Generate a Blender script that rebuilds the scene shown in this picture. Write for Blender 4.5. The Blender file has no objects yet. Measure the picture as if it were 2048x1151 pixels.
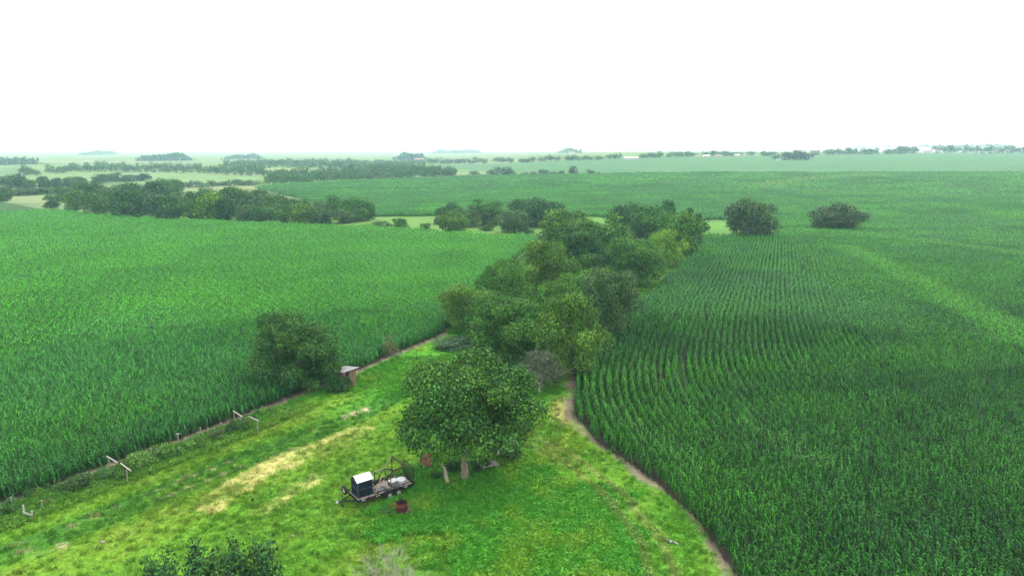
import bpy, math, random
import numpy as np
from mathutils import Vector, Matrix, Euler
R = math.radians
sc = bpy.context.scene
col = sc.collection
# ------------------------------------------------------------------ camera, sky, sun, exposure
FPX, PITCH, CAMH = 1420.0, R(11.06), 25.0          # focal length in photo pixels (2048 wide)
cd = bpy.data.cameras.new('camera'); cam = bpy.data.objects.new('camera', cd); col.objects.link(cam)
cd.sensor_fit = 'HORIZONTAL'; cd.sensor_width = 36.0; cd.lens = 36.0 * FPX / 2048.0
cd.clip_start = 0.5; cd.clip_end = 60000
cam.location = (0, 0, CAMH); cam.rotation_euler = (math.pi / 2 - PITCH, 0, 0)
sc.camera = cam
SUN_EL, SUN_AZ = R(60), R(42)                     # azimuth measured from +Y towards +X
w = bpy.data.worlds.new('World'); sc.world = w; w.use_nodes = True
nt = w.node_tree; nt.nodes.clear()
sky = nt.nodes.new('ShaderNodeTexSky'); sky.sky_type = 'NISHITA'; sky.sun_disc = False
sky.sun_elevation = SUN_EL; sky.sun_rotation = SUN_AZ; sky.dust_density = 4.0; sky.air_density = 1.0
mx = nt.nodes.new('ShaderNodeMix'); mx.data_type = 'RGBA'; mx.inputs[0].default_value = 0.88
mx.inputs[7].default_value = (18.0, 18.4, 18.7, 1)  # even white cloud layer over the blue
bg = nt.nodes.new('ShaderNodeBackground'); bg.inputs[1].default_value = 0.1
wo = nt.nodes.new('ShaderNodeOutputWorld')
nt.links.new(sky.outputs[0], mx.inputs[6]); nt.links.new(mx.outputs[2], bg.inputs[0]); nt.links.new(bg.outputs[0], wo.inputs[0])
sd = bpy.data.lights.new('sun', 'SUN'); sun = bpy.data.objects.new('sun', sd); col.objects.link(sun)
sd.energy = 1.5; sd.angle = R(12); sd.color = (1, 0.97, 0.9)
sdir = Vector((math.sin(SUN_AZ) * math.cos(SUN_EL), math.cos(SUN_AZ) * math.cos(SUN_EL), math.sin(SUN_EL)))
sun.rotation_euler = sdir.to_track_quat('Z', 'Y').to_euler(); sun.location = (0, 0, 80)
vs = sc.view_settings; vs.view_transform = 'Standard'; vs.look = 'None'; vs.exposure = 0.3; vs.gamma = 1.0; vs.use_curve_mapping = False
sc.render.filter_size = 1.0
sc.cycles.max_bounces = 5; sc.cycles.diffuse_bounces = 1; sc.cycles.transparent_max_bounces = 8
sc.cycles.volume_bounces = 1; sc.cycles.use_denoising = True; sc.cycles.denoising_prefilter = 'NONE'; sc.cycles.denoising_input_passes = 'RGB_ALBEDO_NORMAL'; sc.cycles.use_adaptive_sampling = False
HAZE = 0.00027

# ------------------------------------------------------------------ helpers
rng = np.random.default_rng(7)
def smooth(a, b, x):
    t = np.clip((x - a) / (b - a), 0, 1); return t * t * (3 - 2 * t)
def H(x, y):                                        # terrain height: flat near, a long rise far right
    x = np.asarray(x, float); y = np.asarray(y, float)
    D = np.hypot(x, y); az = np.degrees(np.arctan2(x, np.maximum(y, 1e-6)))
    rise = np.interp(D, [0, 300, 420, 600, 850, 1150, 1500, 2500, 6000, 30000], [0, 0, 1.6, 5.6, 10.8, 15.6, 18, 15, 3, 0])
    return rise * smooth(-9, 11, az) * (y > 0)
def ray(u, v):
    xc = (u - 1024) / FPX; yc = -(v - 575.5) / FPX
    return np.array([xc, math.cos(PITCH) + yc * math.sin(PITCH), -math.sin(PITCH) + yc * math.cos(PITCH)])
def gp(u, v, z=0.0):                                # photo pixel -> world point on the terrain (plus z)
    d = ray(u, v); t = (z - CAMH) / d[2] if d[2] < -1e-4 else 15000.0
    for _ in range(25):
        t2 = (float(H(d[0] * t, d[1] * t)) + z - CAMH) / d[2] if d[2] < -1e-4 else 15000.0
        t = 0.5 * t + 0.5 * t2
    return np.array([d[0] * t, d[1] * t])
def topx(u, v, D):                                  # height seen at a pixel at horizontal distance D
    d = ray(u, v); return CAMH + D * d[2] / math.hypot(d[0], d[1])
def proj(x, y, z):
    dy = y * math.cos(PITCH) - (z - CAMH) * math.sin(PITCH); up = y * math.sin(PITCH) + (z - CAMH) * math.cos(PITCH)
    return 1024 + FPX * x / dy, 575.5 - FPX * up / dy
def hsh(i, j, s):
    n = (i * 374761393 + j * 668265263 + s * 974711) & 0x7fffffff
    n = ((n ^ (n >> 13)) * 1274126177) & 0x7fffffff
    return ((n ^ (n >> 16)) & 0xffff) / 65535.0
def vnoise(x, y, s=0):
    x = np.asarray(x, float); y = np.asarray(y, float)
    i = np.floor(x).astype(np.int64); j = np.floor(y).astype(np.int64); fx = x - i; fy = y - j
    fx = fx * fx * (3 - 2 * fx); fy = fy * fy * (3 - 2 * fy)
    return (hsh(i, j, s) * (1 - fx) + hsh(i + 1, j, s) * fx) * (1 - fy) + (hsh(i, j + 1, s) * (1 - fx) + hsh(i + 1, j + 1, s) * fx) * fy
def fbm(x, y, s=0, o=3):
    t = 0; a = 0.5; n = 0
    for k in range(o):
        t = t + a * vnoise(np.asarray(x) * 2 ** k, np.asarray(y) * 2 ** k, s + k * 17); n += a; a *= 0.5
    return t / n
def inpoly(x, y, P):
    x = np.asarray(x); y = np.asarray(y); r = np.zeros(x.shape, bool); n = len(P)
    for i in range(n):
        x0, y0 = P[i]; x1, y1 = P[(i + 1) % n]
        if y0 == y1: continue
        c = ((y0 > y) != (y1 > y)) & (x < (x1 - x0) * (y - y0) / (y1 - y0) + x0)
        r ^= c
    return r
def pldist(x, y, P):                                # signed distance to a polyline, positive on its right-hand side
    x = np.asarray(x, float); y = np.asarray(y, float)
    best = np.full(x.shape, 1e9); sg = np.ones(x.shape)
    for i in range(len(P) - 1):
        ax, ay = P[i]; bx, by = P[i + 1]; dx, dy = bx - ax, by - ay; l2 = dx * dx + dy * dy
        t = np.clip(((x - ax) * dx + (y - ay) * dy) / l2, 0, 1)
        d = np.hypot(x - ax - t * dx, y - ay - t * dy); c = (x - ax) * dy - (y - ay) * dx
        m = d < best; best = np.where(m, d, best); sg = np.where(m, np.sign(c), sg)
    return best * sg
def wpoly(pix): return [tuple(gp(u, v)) for u, v in pix]

def mat(name, color, rough=0.8, spec=0.3, noise=None, metal=0.0, attr=None, transl=0.0, objcol=False, bump=0.0):
    m = bpy.data.materials.new(name); m.use_nodes = True; n = m.node_tree; b = n.nodes['Principled BSDF']
    b.inputs['Roughness'].default_value = rough; b.inputs['Specular IOR Level'].default_value = spec; b.inputs['Metallic'].default_value = metal
    def rgb(c):
        o = n.nodes.new('ShaderNodeRGB'); o.outputs[0].default_value = (*c, 1); return o.outputs[0]
    def mul(a, c):
        k = n.nodes.new('ShaderNodeMix'); k.data_type = 'RGBA'; k.blend_type = 'MULTIPLY'; k.inputs[0].default_value = 1
        n.links.new(a, k.inputs[6]); n.links.new(c, k.inputs[7]); return k.outputs[2]
    out = rgb(color)
    if objcol:
        oi = n.nodes.new('ShaderNodeObjectInfo'); out = mul(out, oi.outputs['Color'])
    for at in (attr or []):
        a = n.nodes.new('ShaderNodeAttribute'); a.attribute_type, a.attribute_name = at; out = mul(out, a.outputs['Color'])
    if noise:                                       # (scale, low colour factor, high colour factor)
        tc = n.nodes.new('ShaderNodeTexCoord' if len(noise) < 4 else 'ShaderNodeNewGeometry')
        t = n.nodes.new('ShaderNodeTexNoise'); t.inputs['Scale'].default_value = noise[0]; t.inputs['Detail'].default_value = 5; t.inputs['Roughness'].default_value = 0.65
        n.links.new(tc.outputs['Object' if len(noise) < 4 else 'Position'], t.inputs['Vector'])
        cr = n.nodes.new('ShaderNodeValToRGB'); cr.color_ramp.elements[0].position = 0.3; cr.color_ramp.elements[1].position = 0.7
        cr.color_ramp.elements[0].color = (*noise[1], 1); cr.color_ramp.elements[1].color = (*noise[2], 1)
        n.links.new(t.outputs['Fac'], cr.inputs[0]); out = mul(out, cr.outputs[0])
        if bump:
            bm = n.nodes.new('ShaderNodeBump'); bm.inputs['Strength'].default_value = bump; bm.inputs['Distance'].default_value = 0.1
            n.links.new(t.outputs['Fac'], bm.inputs['Height']); n.links.new(bm.outputs[0], b.inputs['Normal'])
    n.links.new(out, b.inputs['Base Color'])
    if transl:
        t = n.nodes.new('ShaderNodeBsdfTranslucent'); s = n.nodes.new('ShaderNodeMixShader'); s.inputs[0].default_value = transl
        n.links.new(out, t.inputs[0]); n.links.new(b.outputs[0], s.inputs[1]); n.links.new(t.outputs[0], s.inputs[2])
        n.links.new(s.outputs[0], n.nodes['Material Output'].inputs[0])
    return m

def np_mesh(name, V, Fq, tint=None, smooth_=False):
    me = bpy.data.meshes.new(name); V = np.asarray(V, np.float32); Fq = np.asarray(Fq, np.int32); k = Fq.shape[1]
    me.vertices.add(len(V)); me.vertices.foreach_set('co', V.ravel())
    me.loops.add(Fq.size); me.loops.foreach_set('vertex_index', Fq.ravel())
    me.polygons.add(len(Fq)); me.polygons.foreach_set('loop_start', np.arange(0, Fq.size, k, dtype=np.int32))
    if smooth_: me.polygons.foreach_set('use_smooth', np.ones(len(Fq), bool))
    if tint is not None:
        a = me.attributes.new('tint', 'FLOAT_COLOR', 'POINT'); t = np.asarray(tint, np.float32)
        if t.ndim == 1: t = np.stack([t, t, t], 1)
        a.data.foreach_set('color', np.concatenate([t, np.ones((len(t), 1), np.float32)], 1).astype(np.float32).ravel())
    me.update(calc_edges=True); me.validate(); return me

class MB:
    def __init__(s): s.v = []; s.f = []
    def add(s, vs_, fs):
        o = len(s.v); s.v += [tuple(map(float, p)) for p in vs_]; s.f += [tuple(i + o for i in f) for f in fs]; return s
    def box(s, c, d, rot=None, taper=1.0):
        M = Euler(rot).to_matrix() if rot else Matrix.Identity(3); c = Vector(c); P = []
        for z in (-1, 1):
            k = taper if z > 0 else 1
            for x, y in ((-1, -1), (1, -1), (1, 1), (-1, 1)): P.append(c + M @ Vector((x * d[0] / 2 * k, y * d[1] / 2 * k, z * d[2] / 2)))
        return s.add(P, [(3, 2, 1, 0), (4, 5, 6, 7), (0, 1, 5, 4), (1, 2, 6, 5), (2, 3, 7, 6), (3, 0, 4, 7)])
    def tube(s, pts, rad, n=6, cap=True):
        pts = [Vector(p) for p in pts]; V = []; F = []
        for i, p in enumerate(pts):
            d = (pts[min(i + 1, len(pts) - 1)] - pts[max(i - 1, 0)]).normalized()
            a = d.cross(Vector((0.31, 0.2, 0.93) if abs(d.z) < 0.9 else (1, 0.1, 0))).normalized(); b = d.cross(a)
            r = rad[i] if hasattr(rad, '__len__') else rad
            V += [p + a * r * math.cos(2 * math.pi * k / n) + b * r * math.sin(2 * math.pi * k / n) for k in range(n)]
        for i in range(len(pts) - 1):
            for k in range(n): F.append((i * n + k, i * n + (k + 1) % n, (i + 1) * n + (k + 1) % n, (i + 1) * n + k))
        if cap: F += [tuple(range(n - 1, -1, -1)), tuple(range((len(pts) - 1) * n, len(pts) * n))]
        return s.add(V, F)
    def lathe(s, prof, c=(0, 0, 0), axis='Z', n=20):
        V = []; F = []
        for r, h in prof:
            for k in range(n):
                a = 2 * math.pi * k / n; p = (r * math.cos(a), r * math.sin(a), h)
                if axis == 'Y': p = (p[0], p[2], p[1])
                if axis == 'X': p = (p[2], p[0], p[1])
                V.append((p[0] + c[0], p[1] + c[1], p[2] + c[2]))
        for i in range(len(prof) - 1):
            for k in range(n): F.append((i * n + k, i * n + (k + 1) % n, (i + 1) * n + (k + 1) % n, (i + 1) * n + k))
        return s.add(V, F)
    def mesh(s, name):
        me = bpy.data.meshes.new(name); me.from_pydata(s.v, [], s.f); me.update(); return me
    def build(s, name, m, parent=None, sm=False):
        me = s.mesh(name); me.materials.append(m)
        if sm: me.polygons.foreach_set('use_smooth', np.ones(len(me.polygons), bool))
        return link(name, me, parent)
def link(name, me, parent=None, c=None):
    o = bpy.data.objects.new(name, me); col.objects.link(o)
    if parent: o.parent = parent
    if c is not None: o.color = (*c, 1)
    return o
def tag(o, label=None, cat=None, group=None, kind=None):
    for k, v in (('label', label), ('category', cat), ('group', group), ('kind', kind)):
        if v: o[k] = v
    return o
def empty(name, x, y, rz=0, z=None, s=(1, 1, 1)):
    o = bpy.data.objects.new(name, None); col.objects.link(o); o.empty_display_size = 0.2
    o.location = (x, y, float(H(x, y)) if z is None else z); o.rotation_euler = (0, 0, rz); o.scale = s; return o
# ------------------------------------------------------------------ layout of the fields (world metres)
LE = [(-75, -20), (-50, 26), tuple(gp(0, 1008)), tuple(gp(250, 917)), tuple(gp(470, 836)), tuple(gp(715, 738)), tuple(gp(880, 668)), (-4, 125), (0, 160), (7, 190)]
RE = [(17, 5), (15.5, 25), tuple(gp(1472, 1151)), tuple(gp(1395, 1040)), tuple(gp(1300, 955)), tuple(gp(1200, 888)), (5.9, 64.5), tuple(gp(1150, 795)), tuple(gp(1160, 745)), tuple(gp(1252, 640)), tuple(gp(1387, 515)), tuple(gp(1410, 478))]
PL = wpoly([(880, 668)]) + [(-4, 125), (0, 160), (7, 190)] + wpoly([(1085, 480), (980, 476), (860, 468), (740, 459), (600, 456), (480, 450), (330, 445), (200, 436), (120, 426), (80, 418), (0, 402), (-350, 398)]) + [(-230, 60), (-110, -20)] + LE[:6]
PR = RE + wpoly([(1455, 478), (1545, 466), (1640, 460), (1640, 456), (1540, 458), (1470, 440), (1400, 440), (1250, 436), (1100, 430), (870, 432), (740, 434), (640, 408), (520, 377), (560, 371), (700, 363), (950, 353), (1200, 350), (1420, 346.5), (2048, 346), (2350, 346)]) + [(330, 60), (60, -5)]
GAPS = [(wpoly(p), wd) for p, wd in (([(1366, 715), (1362, 750), (1366, 795)], .55), ([(1312, 735), (1318, 778)], .4), ([(1425, 625), (1408, 662)], .45), ([(1600, 540), (1615, 560)], .4), ([(1455, 735), (1470, 775)], .3), ([(1490, 810), (1560, 860)], .35), ([(1600, 960), (1740, 1040), (1860, 1130)], .22), ([(170, 690), (230, 703), (268, 725), (288, 758)], .5), ([(60, 600), (150, 615), (215, 640)], .4), ([(430, 610), (520, 585), (640, 570)], .5), ([(20, 730), (90, 742)], .35), ([(340, 530), (520, 505), (700, 500)], .5), ([(1430, 870), (1500, 900), (1580, 950)], .22), ([(1700, 800), (1800, 860), (1920, 930), (2040, 1010)], .25))]
SPOTS = [(gp(1747, 425), 4.5, 9), (gp(1742, 402), 3, 7), (gp(1880, 428), 3, 6)]   # bare pale patches in the far right field
SEGDIR = np.array([0.49, 0.872])                     # left edge direction
STRAW = [wpoly([(370, 1030), (440, 965), (560, 905), (690, 858), (760, 850), (700, 890), (600, 930), (500, 975), (430, 1030)]),
         wpoly([(480, 1030), (560, 985), (640, 945), (655, 960), (580, 1000), (520, 1035)])]
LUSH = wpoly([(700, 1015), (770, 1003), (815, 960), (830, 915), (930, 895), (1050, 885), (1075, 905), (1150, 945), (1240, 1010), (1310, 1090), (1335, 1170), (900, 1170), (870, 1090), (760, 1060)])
PATH = [wpoly([(-150, 1150), (130, 1055), (400, 945), (690, 835), (790, 790), (860, 752)]), wpoly([(-150, 1172), (140, 1072), (420, 957), (705, 845), (805, 797)]),
        wpoly([(1058, 868), (1150, 912), (1240, 985), (1320, 1075), (1360, 1165)]), wpoly([(1050, 885), (1135, 925), (1215, 1000), (1280, 1085), (1300, 1160)])]
BARE = [(wpoly([(688, 833), (712, 826), (738, 816)]), .28),  (wpoly([(60, 1115), (130, 1090)]), .15)]
TANP = gp(1124, 825)
def sdL(x, y): return pldist(x, y, LE)               # >0 meadow side
def sdR(x, y): return -pldist(x, y, RE)              # >0 meadow side

def meadow_color(x, y):
    s = sdL(x, y); t = x * SEGDIR[0] + y * SEGDIR[1]
    r = sdR(x, y); D = np.hypot(x, y)
    c1 = np.array([.155, .305, .024]); c2 = np.array([.095, .275, .02]); c3 = np.array([.42, .42, .09])
    st = fbm(s * 0.5 + 0.5 * fbm(x * .2, y * .2, 5), t * 0.03, 3, 2); bl = fbm(x * .13, y * .13, 9, 3); fine = fbm(x * 1.4, y * 1.4, 12, 2)
    k = smooth(.3, .72, .7 * st + .3 * bl)[:, None]
    c = c2 * (1 - k) + c1 * k
    k = (smooth(.6, .85, .75 * st + .25 * fine) * .35)[:, None]; c = c * (1 - k) + c3 * k
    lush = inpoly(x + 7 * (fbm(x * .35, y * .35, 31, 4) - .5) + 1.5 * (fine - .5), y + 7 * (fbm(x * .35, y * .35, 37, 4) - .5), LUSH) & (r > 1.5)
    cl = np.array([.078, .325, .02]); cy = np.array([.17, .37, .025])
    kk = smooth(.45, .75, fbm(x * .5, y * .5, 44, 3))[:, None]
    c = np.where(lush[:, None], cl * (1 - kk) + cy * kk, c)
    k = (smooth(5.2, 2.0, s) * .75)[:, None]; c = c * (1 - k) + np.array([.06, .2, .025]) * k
    # far inner part of the meadow between the trees: fresh bright grass
    k = (smooth(66, 72, D) * smooth(150, 100, D) * .8)[:, None]; kk = smooth(.5, .75, fbm(x * .25, y * .25, 47, 3))[:, None]
    c = c * (1 - k) + (np.array([.085, .31, .02]) * (1 - kk) + np.array([.2, .36, .03]) * kk) * k
    k = smooth(150, 175, D)[:, None]; c = c * (1 - k) + np.array([.1, .23, .045]) * (.8 + .4 * bl)[:, None] * k
    for P in STRAW:
        e = fbm(s * .9, t * .22, 71, 3); ins = inpoly(x + 1.6 * (fbm(x * .5, y * .5, 51) - .5), y + 1.6 * (fbm(x * .5, y * .5, 53) - .5), P)
        k = (ins * (.15 + .7 * smooth(.38, .64, .6 * e + .4 * fine)))[:, None]; c = c * (1 - k) + np.array([.5, .46, .16]) * k
    for i, P in enumerate(PATH):
        d = np.abs(pldist(x, y, P)); n = fbm(s * .8, t * .2, 83, 3)
        k = (smooth(.95 if i < 2 else .55, .2, d + .5 * (n - .5)) * (.8 if i < 2 else .45))[:, None]
        c = c * (1 - k) + (np.array([.05, .185, .022]) if i < 2 else np.array([.28, .29, .09])) * k
        if i < 2:
            k = (smooth(.22, .05, d) * smooth(.55, .7, n))[:, None]; c = c * (1 - k) + np.array([.3, .26, .13]) * k
    for P, wd in BARE:
        d = np.abs(pldist(x, y, P)); k = (smooth(wd * 1.4, wd * .6, d + .5 * wd * (fine - .5)))[:, None]; c = c * (1 - k) + np.array([.5, .4, .26]) * k
    k = (smooth(1.6, .4, np.hypot((x - TANP[0]) / 1.0, (y - TANP[1]) / 3.2) + 1.2 * (fine - .5)) * .6)[:, None]; c = c * (1 - k) + np.array([.42, .33, .13]) * k
    return c, lush, st, fine

# ------------------------------------------------------------------ ground sheet (fine polar grid, colour by what grows there)
az = np.concatenate([np.arange(-180, -52, 6), np.arange(-52, 52.01, 0.24), np.arange(56, 180, 6)])
rad = np.concatenate([[0.0, 6, 12, 18, 24, 28], 32 * 1.0125 ** np.arange(0, 502)]); rad = rad[rad < 15500]
A, RR = np.meshgrid(np.radians(az), rad); gx = (RR * np.sin(A)).ravel(); gy = (RR * np.cos(A)).ravel(); gD = RR.ravel()
na, nr = len(az), len(rad)
GC = np.zeros((len(gx), 3)) + np.array([.13, .23, .05])
corn_far = np.array([.055, .135, .035]); soil = np.array([.045, .037, .028])
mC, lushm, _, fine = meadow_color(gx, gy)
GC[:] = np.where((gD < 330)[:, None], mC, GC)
big = fbm(gx / 160, gy / 60, 101, 4)
far_a = np.array([.14, .26, .055]); far_b = np.array([.2, .26, .11]); far_c = np.array([.075, .16, .05])
kf = smooth(.35, .65, big)[:, None]
farcol = np.where(kf < .5, far_a * (1 - 2 * kf) + far_c * 2 * kf, far_c * (2 - 2 * kf) + far_b * (2 * kf - 1))
GC = np.where((gD > 330)[:, None], farcol, GC)
# named far fields
for pix, c in (([(1300, 345.5), (2350, 345.5), (2350, 306), (1700, 309), (1430, 313), (1200, 318), (860, 331), (1000, 346), (1190, 349)], (.075, .19, .07)),
               ([(0, 357), (60, 362), (300, 366), (470, 371), (540, 353), (400, 347), (200, 345), (0, 350)], (.15, .26, .09)),
               ([(-300, 357), (0, 357), (0, 350), (-300, 352)], (.2, .3, .09)),
               ([(470, 340), (560, 352), (620, 340), (560, 336)], (.25, .33, .12)),
               ([(0, 335), (45, 335), (45, 350), (0, 352)], (.1, .2, .07)),
               ([(640, 434), (740, 434), (870, 431), (1110, 428), (1110, 482), (980, 477), (860, 469), (740, 460), (640, 457)], (.12, .24, .05)),
               ([(1390, 445), (1460, 445), (1460, 477), (1405, 478)], (.1, .24, .04)),
               ([(1545, 458), (1640, 455), (1640, 461), (1545, 466)], (.42, .38, .2)),
               ([(80, 418), (120, 428), (180, 436), (180, 425), (100, 412)], (.2, .28, .09))):
    P = wpoly(pix); ins = inpoly(gx, gy, P); n = (.8 + .4 * fbm(gx / 12, gy / 12, 7, 3))[:, None]
    GC = np.where(ins[:, None], np.array(c) * n, GC)
P = wpoly([(760, 470), (860, 476), (980, 480), (1060, 474), (1000, 466), (880, 465)]); ins = inpoly(gx, gy, P)
GC = np.where(ins[:, None], np.array([.2, .28, .06]), GC)
inL = inpoly(gx, gy, PL); inR = inpoly(gx, gy, PR); inC = inL | inR
GC = np.where(inC[:, None], np.where((gD < 260)[:, None], soil * (.7 + .6 * fine)[:, None], corn_far * .8), GC)
# soil strips along the field edges
s_, r_ = sdL(gx, gy), sdR(gx, gy)
wob = fbm(gx * .35, gy * .35, 61, 3) - .5
kL = smooth(1.15, .7, s_ + .9 * wob) * (gD < 140) * (s_ > -3) * (gy > 0); kR = smooth(1.0, .45, r_ + 2.0 * wob) * (gD < 210) * (r_ > -3) * (gy > 0)
kL = kL * smooth(122, 108, gD)
k = np.maximum(kL, kR * (.55 + .45 * smooth(.35, .5, fbm(gx * .7, gy * .7, 68, 3))))[:, None]; sc_ = (np.array([.2, .17, .11]) * (.25 + 1.3 * fbm(gx * 1.1, gy * 1.1, 66, 3))[:, None])
GC = np.where(~inC[:, None], GC * (1 - k) + sc_ * k, GC)
for (p, a, b) in SPOTS:
    k = smooth(1.1, .6, np.hypot((gx - p[0]) / b, (gy - p[1]) / a) + .5 * (fbm(gx * .15, gy * .15, 3) - .5))[:, None]; GC = GC * (1 - k) + np.array([.5, .45, .3]) * k
gz = H(gx, gy) + np.where(gD < 300, .12 * (fbm(gx * .12, gy * .12, 19) - .5), 0)
ii = np.arange(nr - 1)[:, None] * na; jj = np.arange(na); j2 = (jj + 1) % na
GF = np.stack([ii + jj, ii + na + jj, ii + na + j2, ii + j2], -1).reshape(-1, 4)[:, ::-1]
GF = GF[na:] if True else GF
cv = len(gx); GV = np.column_stack([gx, gy, gz]); 
me = np_mesh('ground', GV, GF, GC, True)
m_ground = mat('ground_soil_and_turf', (1, 1, 1), 0.95, 0.1, (2.2, (.62, .62, .62), (1.3, 1.3, 1.3), 1), attr=[('GEOMETRY', 'tint')], bump=.6)
me.materials.append(m_ground); ground = tag(link('ground', me), kind='structure')

# ------------------------------------------------------------------ scattering (geometry nodes, for stuff only)
def scatter(name, protos, pts, rots, scl, idx, colr, label):
    me = bpy.data.meshes.new(name); n = len(pts); me.vertices.add(n); me.vertices.foreach_set('co', np.asarray(pts, np.float32).ravel())
    for nm, ty, dat, key in (('rot', 'FLOAT_VECTOR', rots, 'vector'), ('scl', 'FLOAT_VECTOR', scl, 'vector'), ('idx', 'INT', idx, 'value'), ('tcol', 'FLOAT_COLOR', np.column_stack([colr, np.ones(n)]), 'color')):
        a = me.attributes.new(nm, ty, 'POINT'); a.data.foreach_set(key, np.ascontiguousarray(dat, dtype=np.int32 if ty == 'INT' else np.float32).ravel())
    o = link(name, me)
    c = bpy.data.collections.new(name + '_kinds')
    for i, pm in enumerate(protos):
        c.objects.link(bpy.data.objects.new('%s_kind_%02d' % (name, i), pm))
    g = bpy.data.node_groups.new(name + '_scatter', 'GeometryNodeTree')
    g.interface.new_socket('Geometry', in_out='INPUT', socket_type='NodeSocketGeometry'); g.interface.new_socket('Geometry', in_out='OUTPUT', socket_type='NodeSocketGeometry')
    N = g.nodes.new; gi = N('NodeGroupInput'); go = N('NodeGroupOutput'); ci = N('GeometryNodeCollectionInfo'); ci.inputs[0].default_value = c; ci.inputs[1].default_value = True; ci.inputs[2].default_value = True
    ip = N('GeometryNodeInstanceOnPoints'); ip.inputs['Pick Instance'].default_value = True; mp = N('GeometryNodeMeshToPoints')
    def at(nm, ty):
        a = N('GeometryNodeInputNamedAttribute'); a.data_type = ty; a.inputs[0].default_value = nm; return a.outputs[0]
    L = g.links.new; e2r = N('FunctionNodeEulerToRotation')
    L(gi.outputs[0], mp.inputs[0]); L(mp.outputs[0], ip.inputs['Points']); L(ci.outputs[0], ip.inputs['Instance']); L(at('idx', 'INT'), ip.inputs['Instance Index'])
    L(at('rot', 'FLOAT_VECTOR'), e2r.inputs[0]); L(e2r.outputs[0], ip.inputs['Rotation']); L(at('scl', 'FLOAT_VECTOR'), ip.inputs['Scale']); L(ip.outputs[0], go.inputs[0])
    md = o.modifiers.new('scatter', 'NODES'); md.node_group = g
    me.materials.append(protos[0].materials[0])
    return tag(o, label[0], label[1], None, 'stuff')

# ------------------------------------------------------------------ corn
m_corn = mat('corn_leaf', (1, 1, 1), 0.45, 0.1, attr=[('GEOMETRY', 'tint'), ('INSTANCER', 'tcol')], transl=.1)
def blade(V, F, T, base, ang, length, width, rise, nseg, tint, r):
    o = len(V); dx, dy = math.cos(ang), math.sin(ang); px, py = -dy, dx
    tw = r.uniform(-.5, .5)
    for i in range(nseg + 1):
        t = i / nseg; out = length * (t * .85); up = rise * length * (1.75 * t - 2.25 * t * t)
        wd = width * .5 * (1 - t ** 2.2) * (.55 + 1.3 * t if t < .35 else 1.0) + .004
        c = (base[0] + dx * out, base[1] + dy * out, base[2] + up); tt = tw * t
        V.append((c[0] + px * wd, c[1] + py * wd, c[2] + wd * (.35 + tt))); V.append((c[0] - px * wd, c[1] - py * wd, c[2] + wd * (.35 - tt))); T += [tint * (1 + .25 * t)] * 2
        if i: k = o + 2 * i; F.append((k - 2, k - 1, k + 1, k))
def corn_plant(seed, nleaf=10, nseg=5, h=1.6, wmul=1.0, V=None, F=None, T=None, off=(0, 0), stalk=True):
    r = random.Random(seed); V = [] if V is None else V; F = [] if F is None else F; T = [] if T is None else T
    a0 = 0.0 if stalk else r.uniform(0, 6.28); h *= r.uniform(.9, 1.08); lx, ly = r.uniform(-.06, .06), r.uniform(-.06, .06)
    if stalk:
        o = len(V)
        for z, rd in ((0, .017), (h * .55, .013), (h * .93, .005)):
            for k in range(3): V.append((off[0] + lx * z + rd * math.cos(k * 2.09), off[1] + ly * z + rd * math.sin(k * 2.09), z)); T.append(.8)
        for i in (0, 1):
            for k in range(3): F.append((o + i * 3 + k, o + i * 3 + (k + 1) % 3, o + i * 3 + 3 + (k + 1) % 3, o + i * 3 + 3 + k))
    for i in range(nleaf):
        t = (i + .6) / nleaf; z = h * (.12 + .82 * t); ang = a0 + math.pi * i + r.gauss(0, .35)
        ln = .86 * (.5 + .45 * math.sin(math.pi * min(1, .22 + .75 * t))) * r.uniform(.85, 1.12) * (.72 if t > .85 else 1)
        blade(V, F, T, (off[0] + lx * z, off[1] + ly * z, z), ang, ln, .085 * wmul * r.uniform(.85, 1.15), .45 + .45 * t * r.uniform(.7, 1.3), nseg, .25 + 1.7 * r.random() ** 1.5, r)
    return V, F, T
def corn_mesh(name, fn):
    V, F, T = fn(); me = np_mesh(name, V, F, np.array(T)); me.materials.append(m_corn); return me
corn_hi = [corn_mesh('corn_plant', lambda s=s: corn_plant(s)) for s in range(10)]
def corn_seg(seed, n, length, rows, nleaf, nseg, wmul, stalk=False):
    V, F, T = [], [], []; r = random.Random(seed)
    for k in range(rows):
        for i in range(n):
            corn_plant(seed * 1000 + k * 100 + i, nleaf, nseg, 1.75, wmul, V, F, T, ((i + .5 + r.uniform(-.3, .3)) * length / n - length / 2, (k - (rows - 1) / 2) * .76 + r.uniform(-.06, .06)), stalk)
    return V, F, T
corn_mid = [corn_mesh('corn_row', lambda s=s: corn_seg(50 + s, 9, 2.0, 1, 8, 3, 1.25)) for s in range(6)]
corn_lo = [corn_mesh('corn_block', lambda s=s: corn_seg(80 + s, 16, 5.0, 2, 6, 2, 2.2)) for s in range(5)]
corn_xlo = [corn_mesh('corn_patch', lambda s=s: corn_seg(120 + s, 14, 9.0, 4, 4, 2, 4.5)) for s in range(5)]

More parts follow.
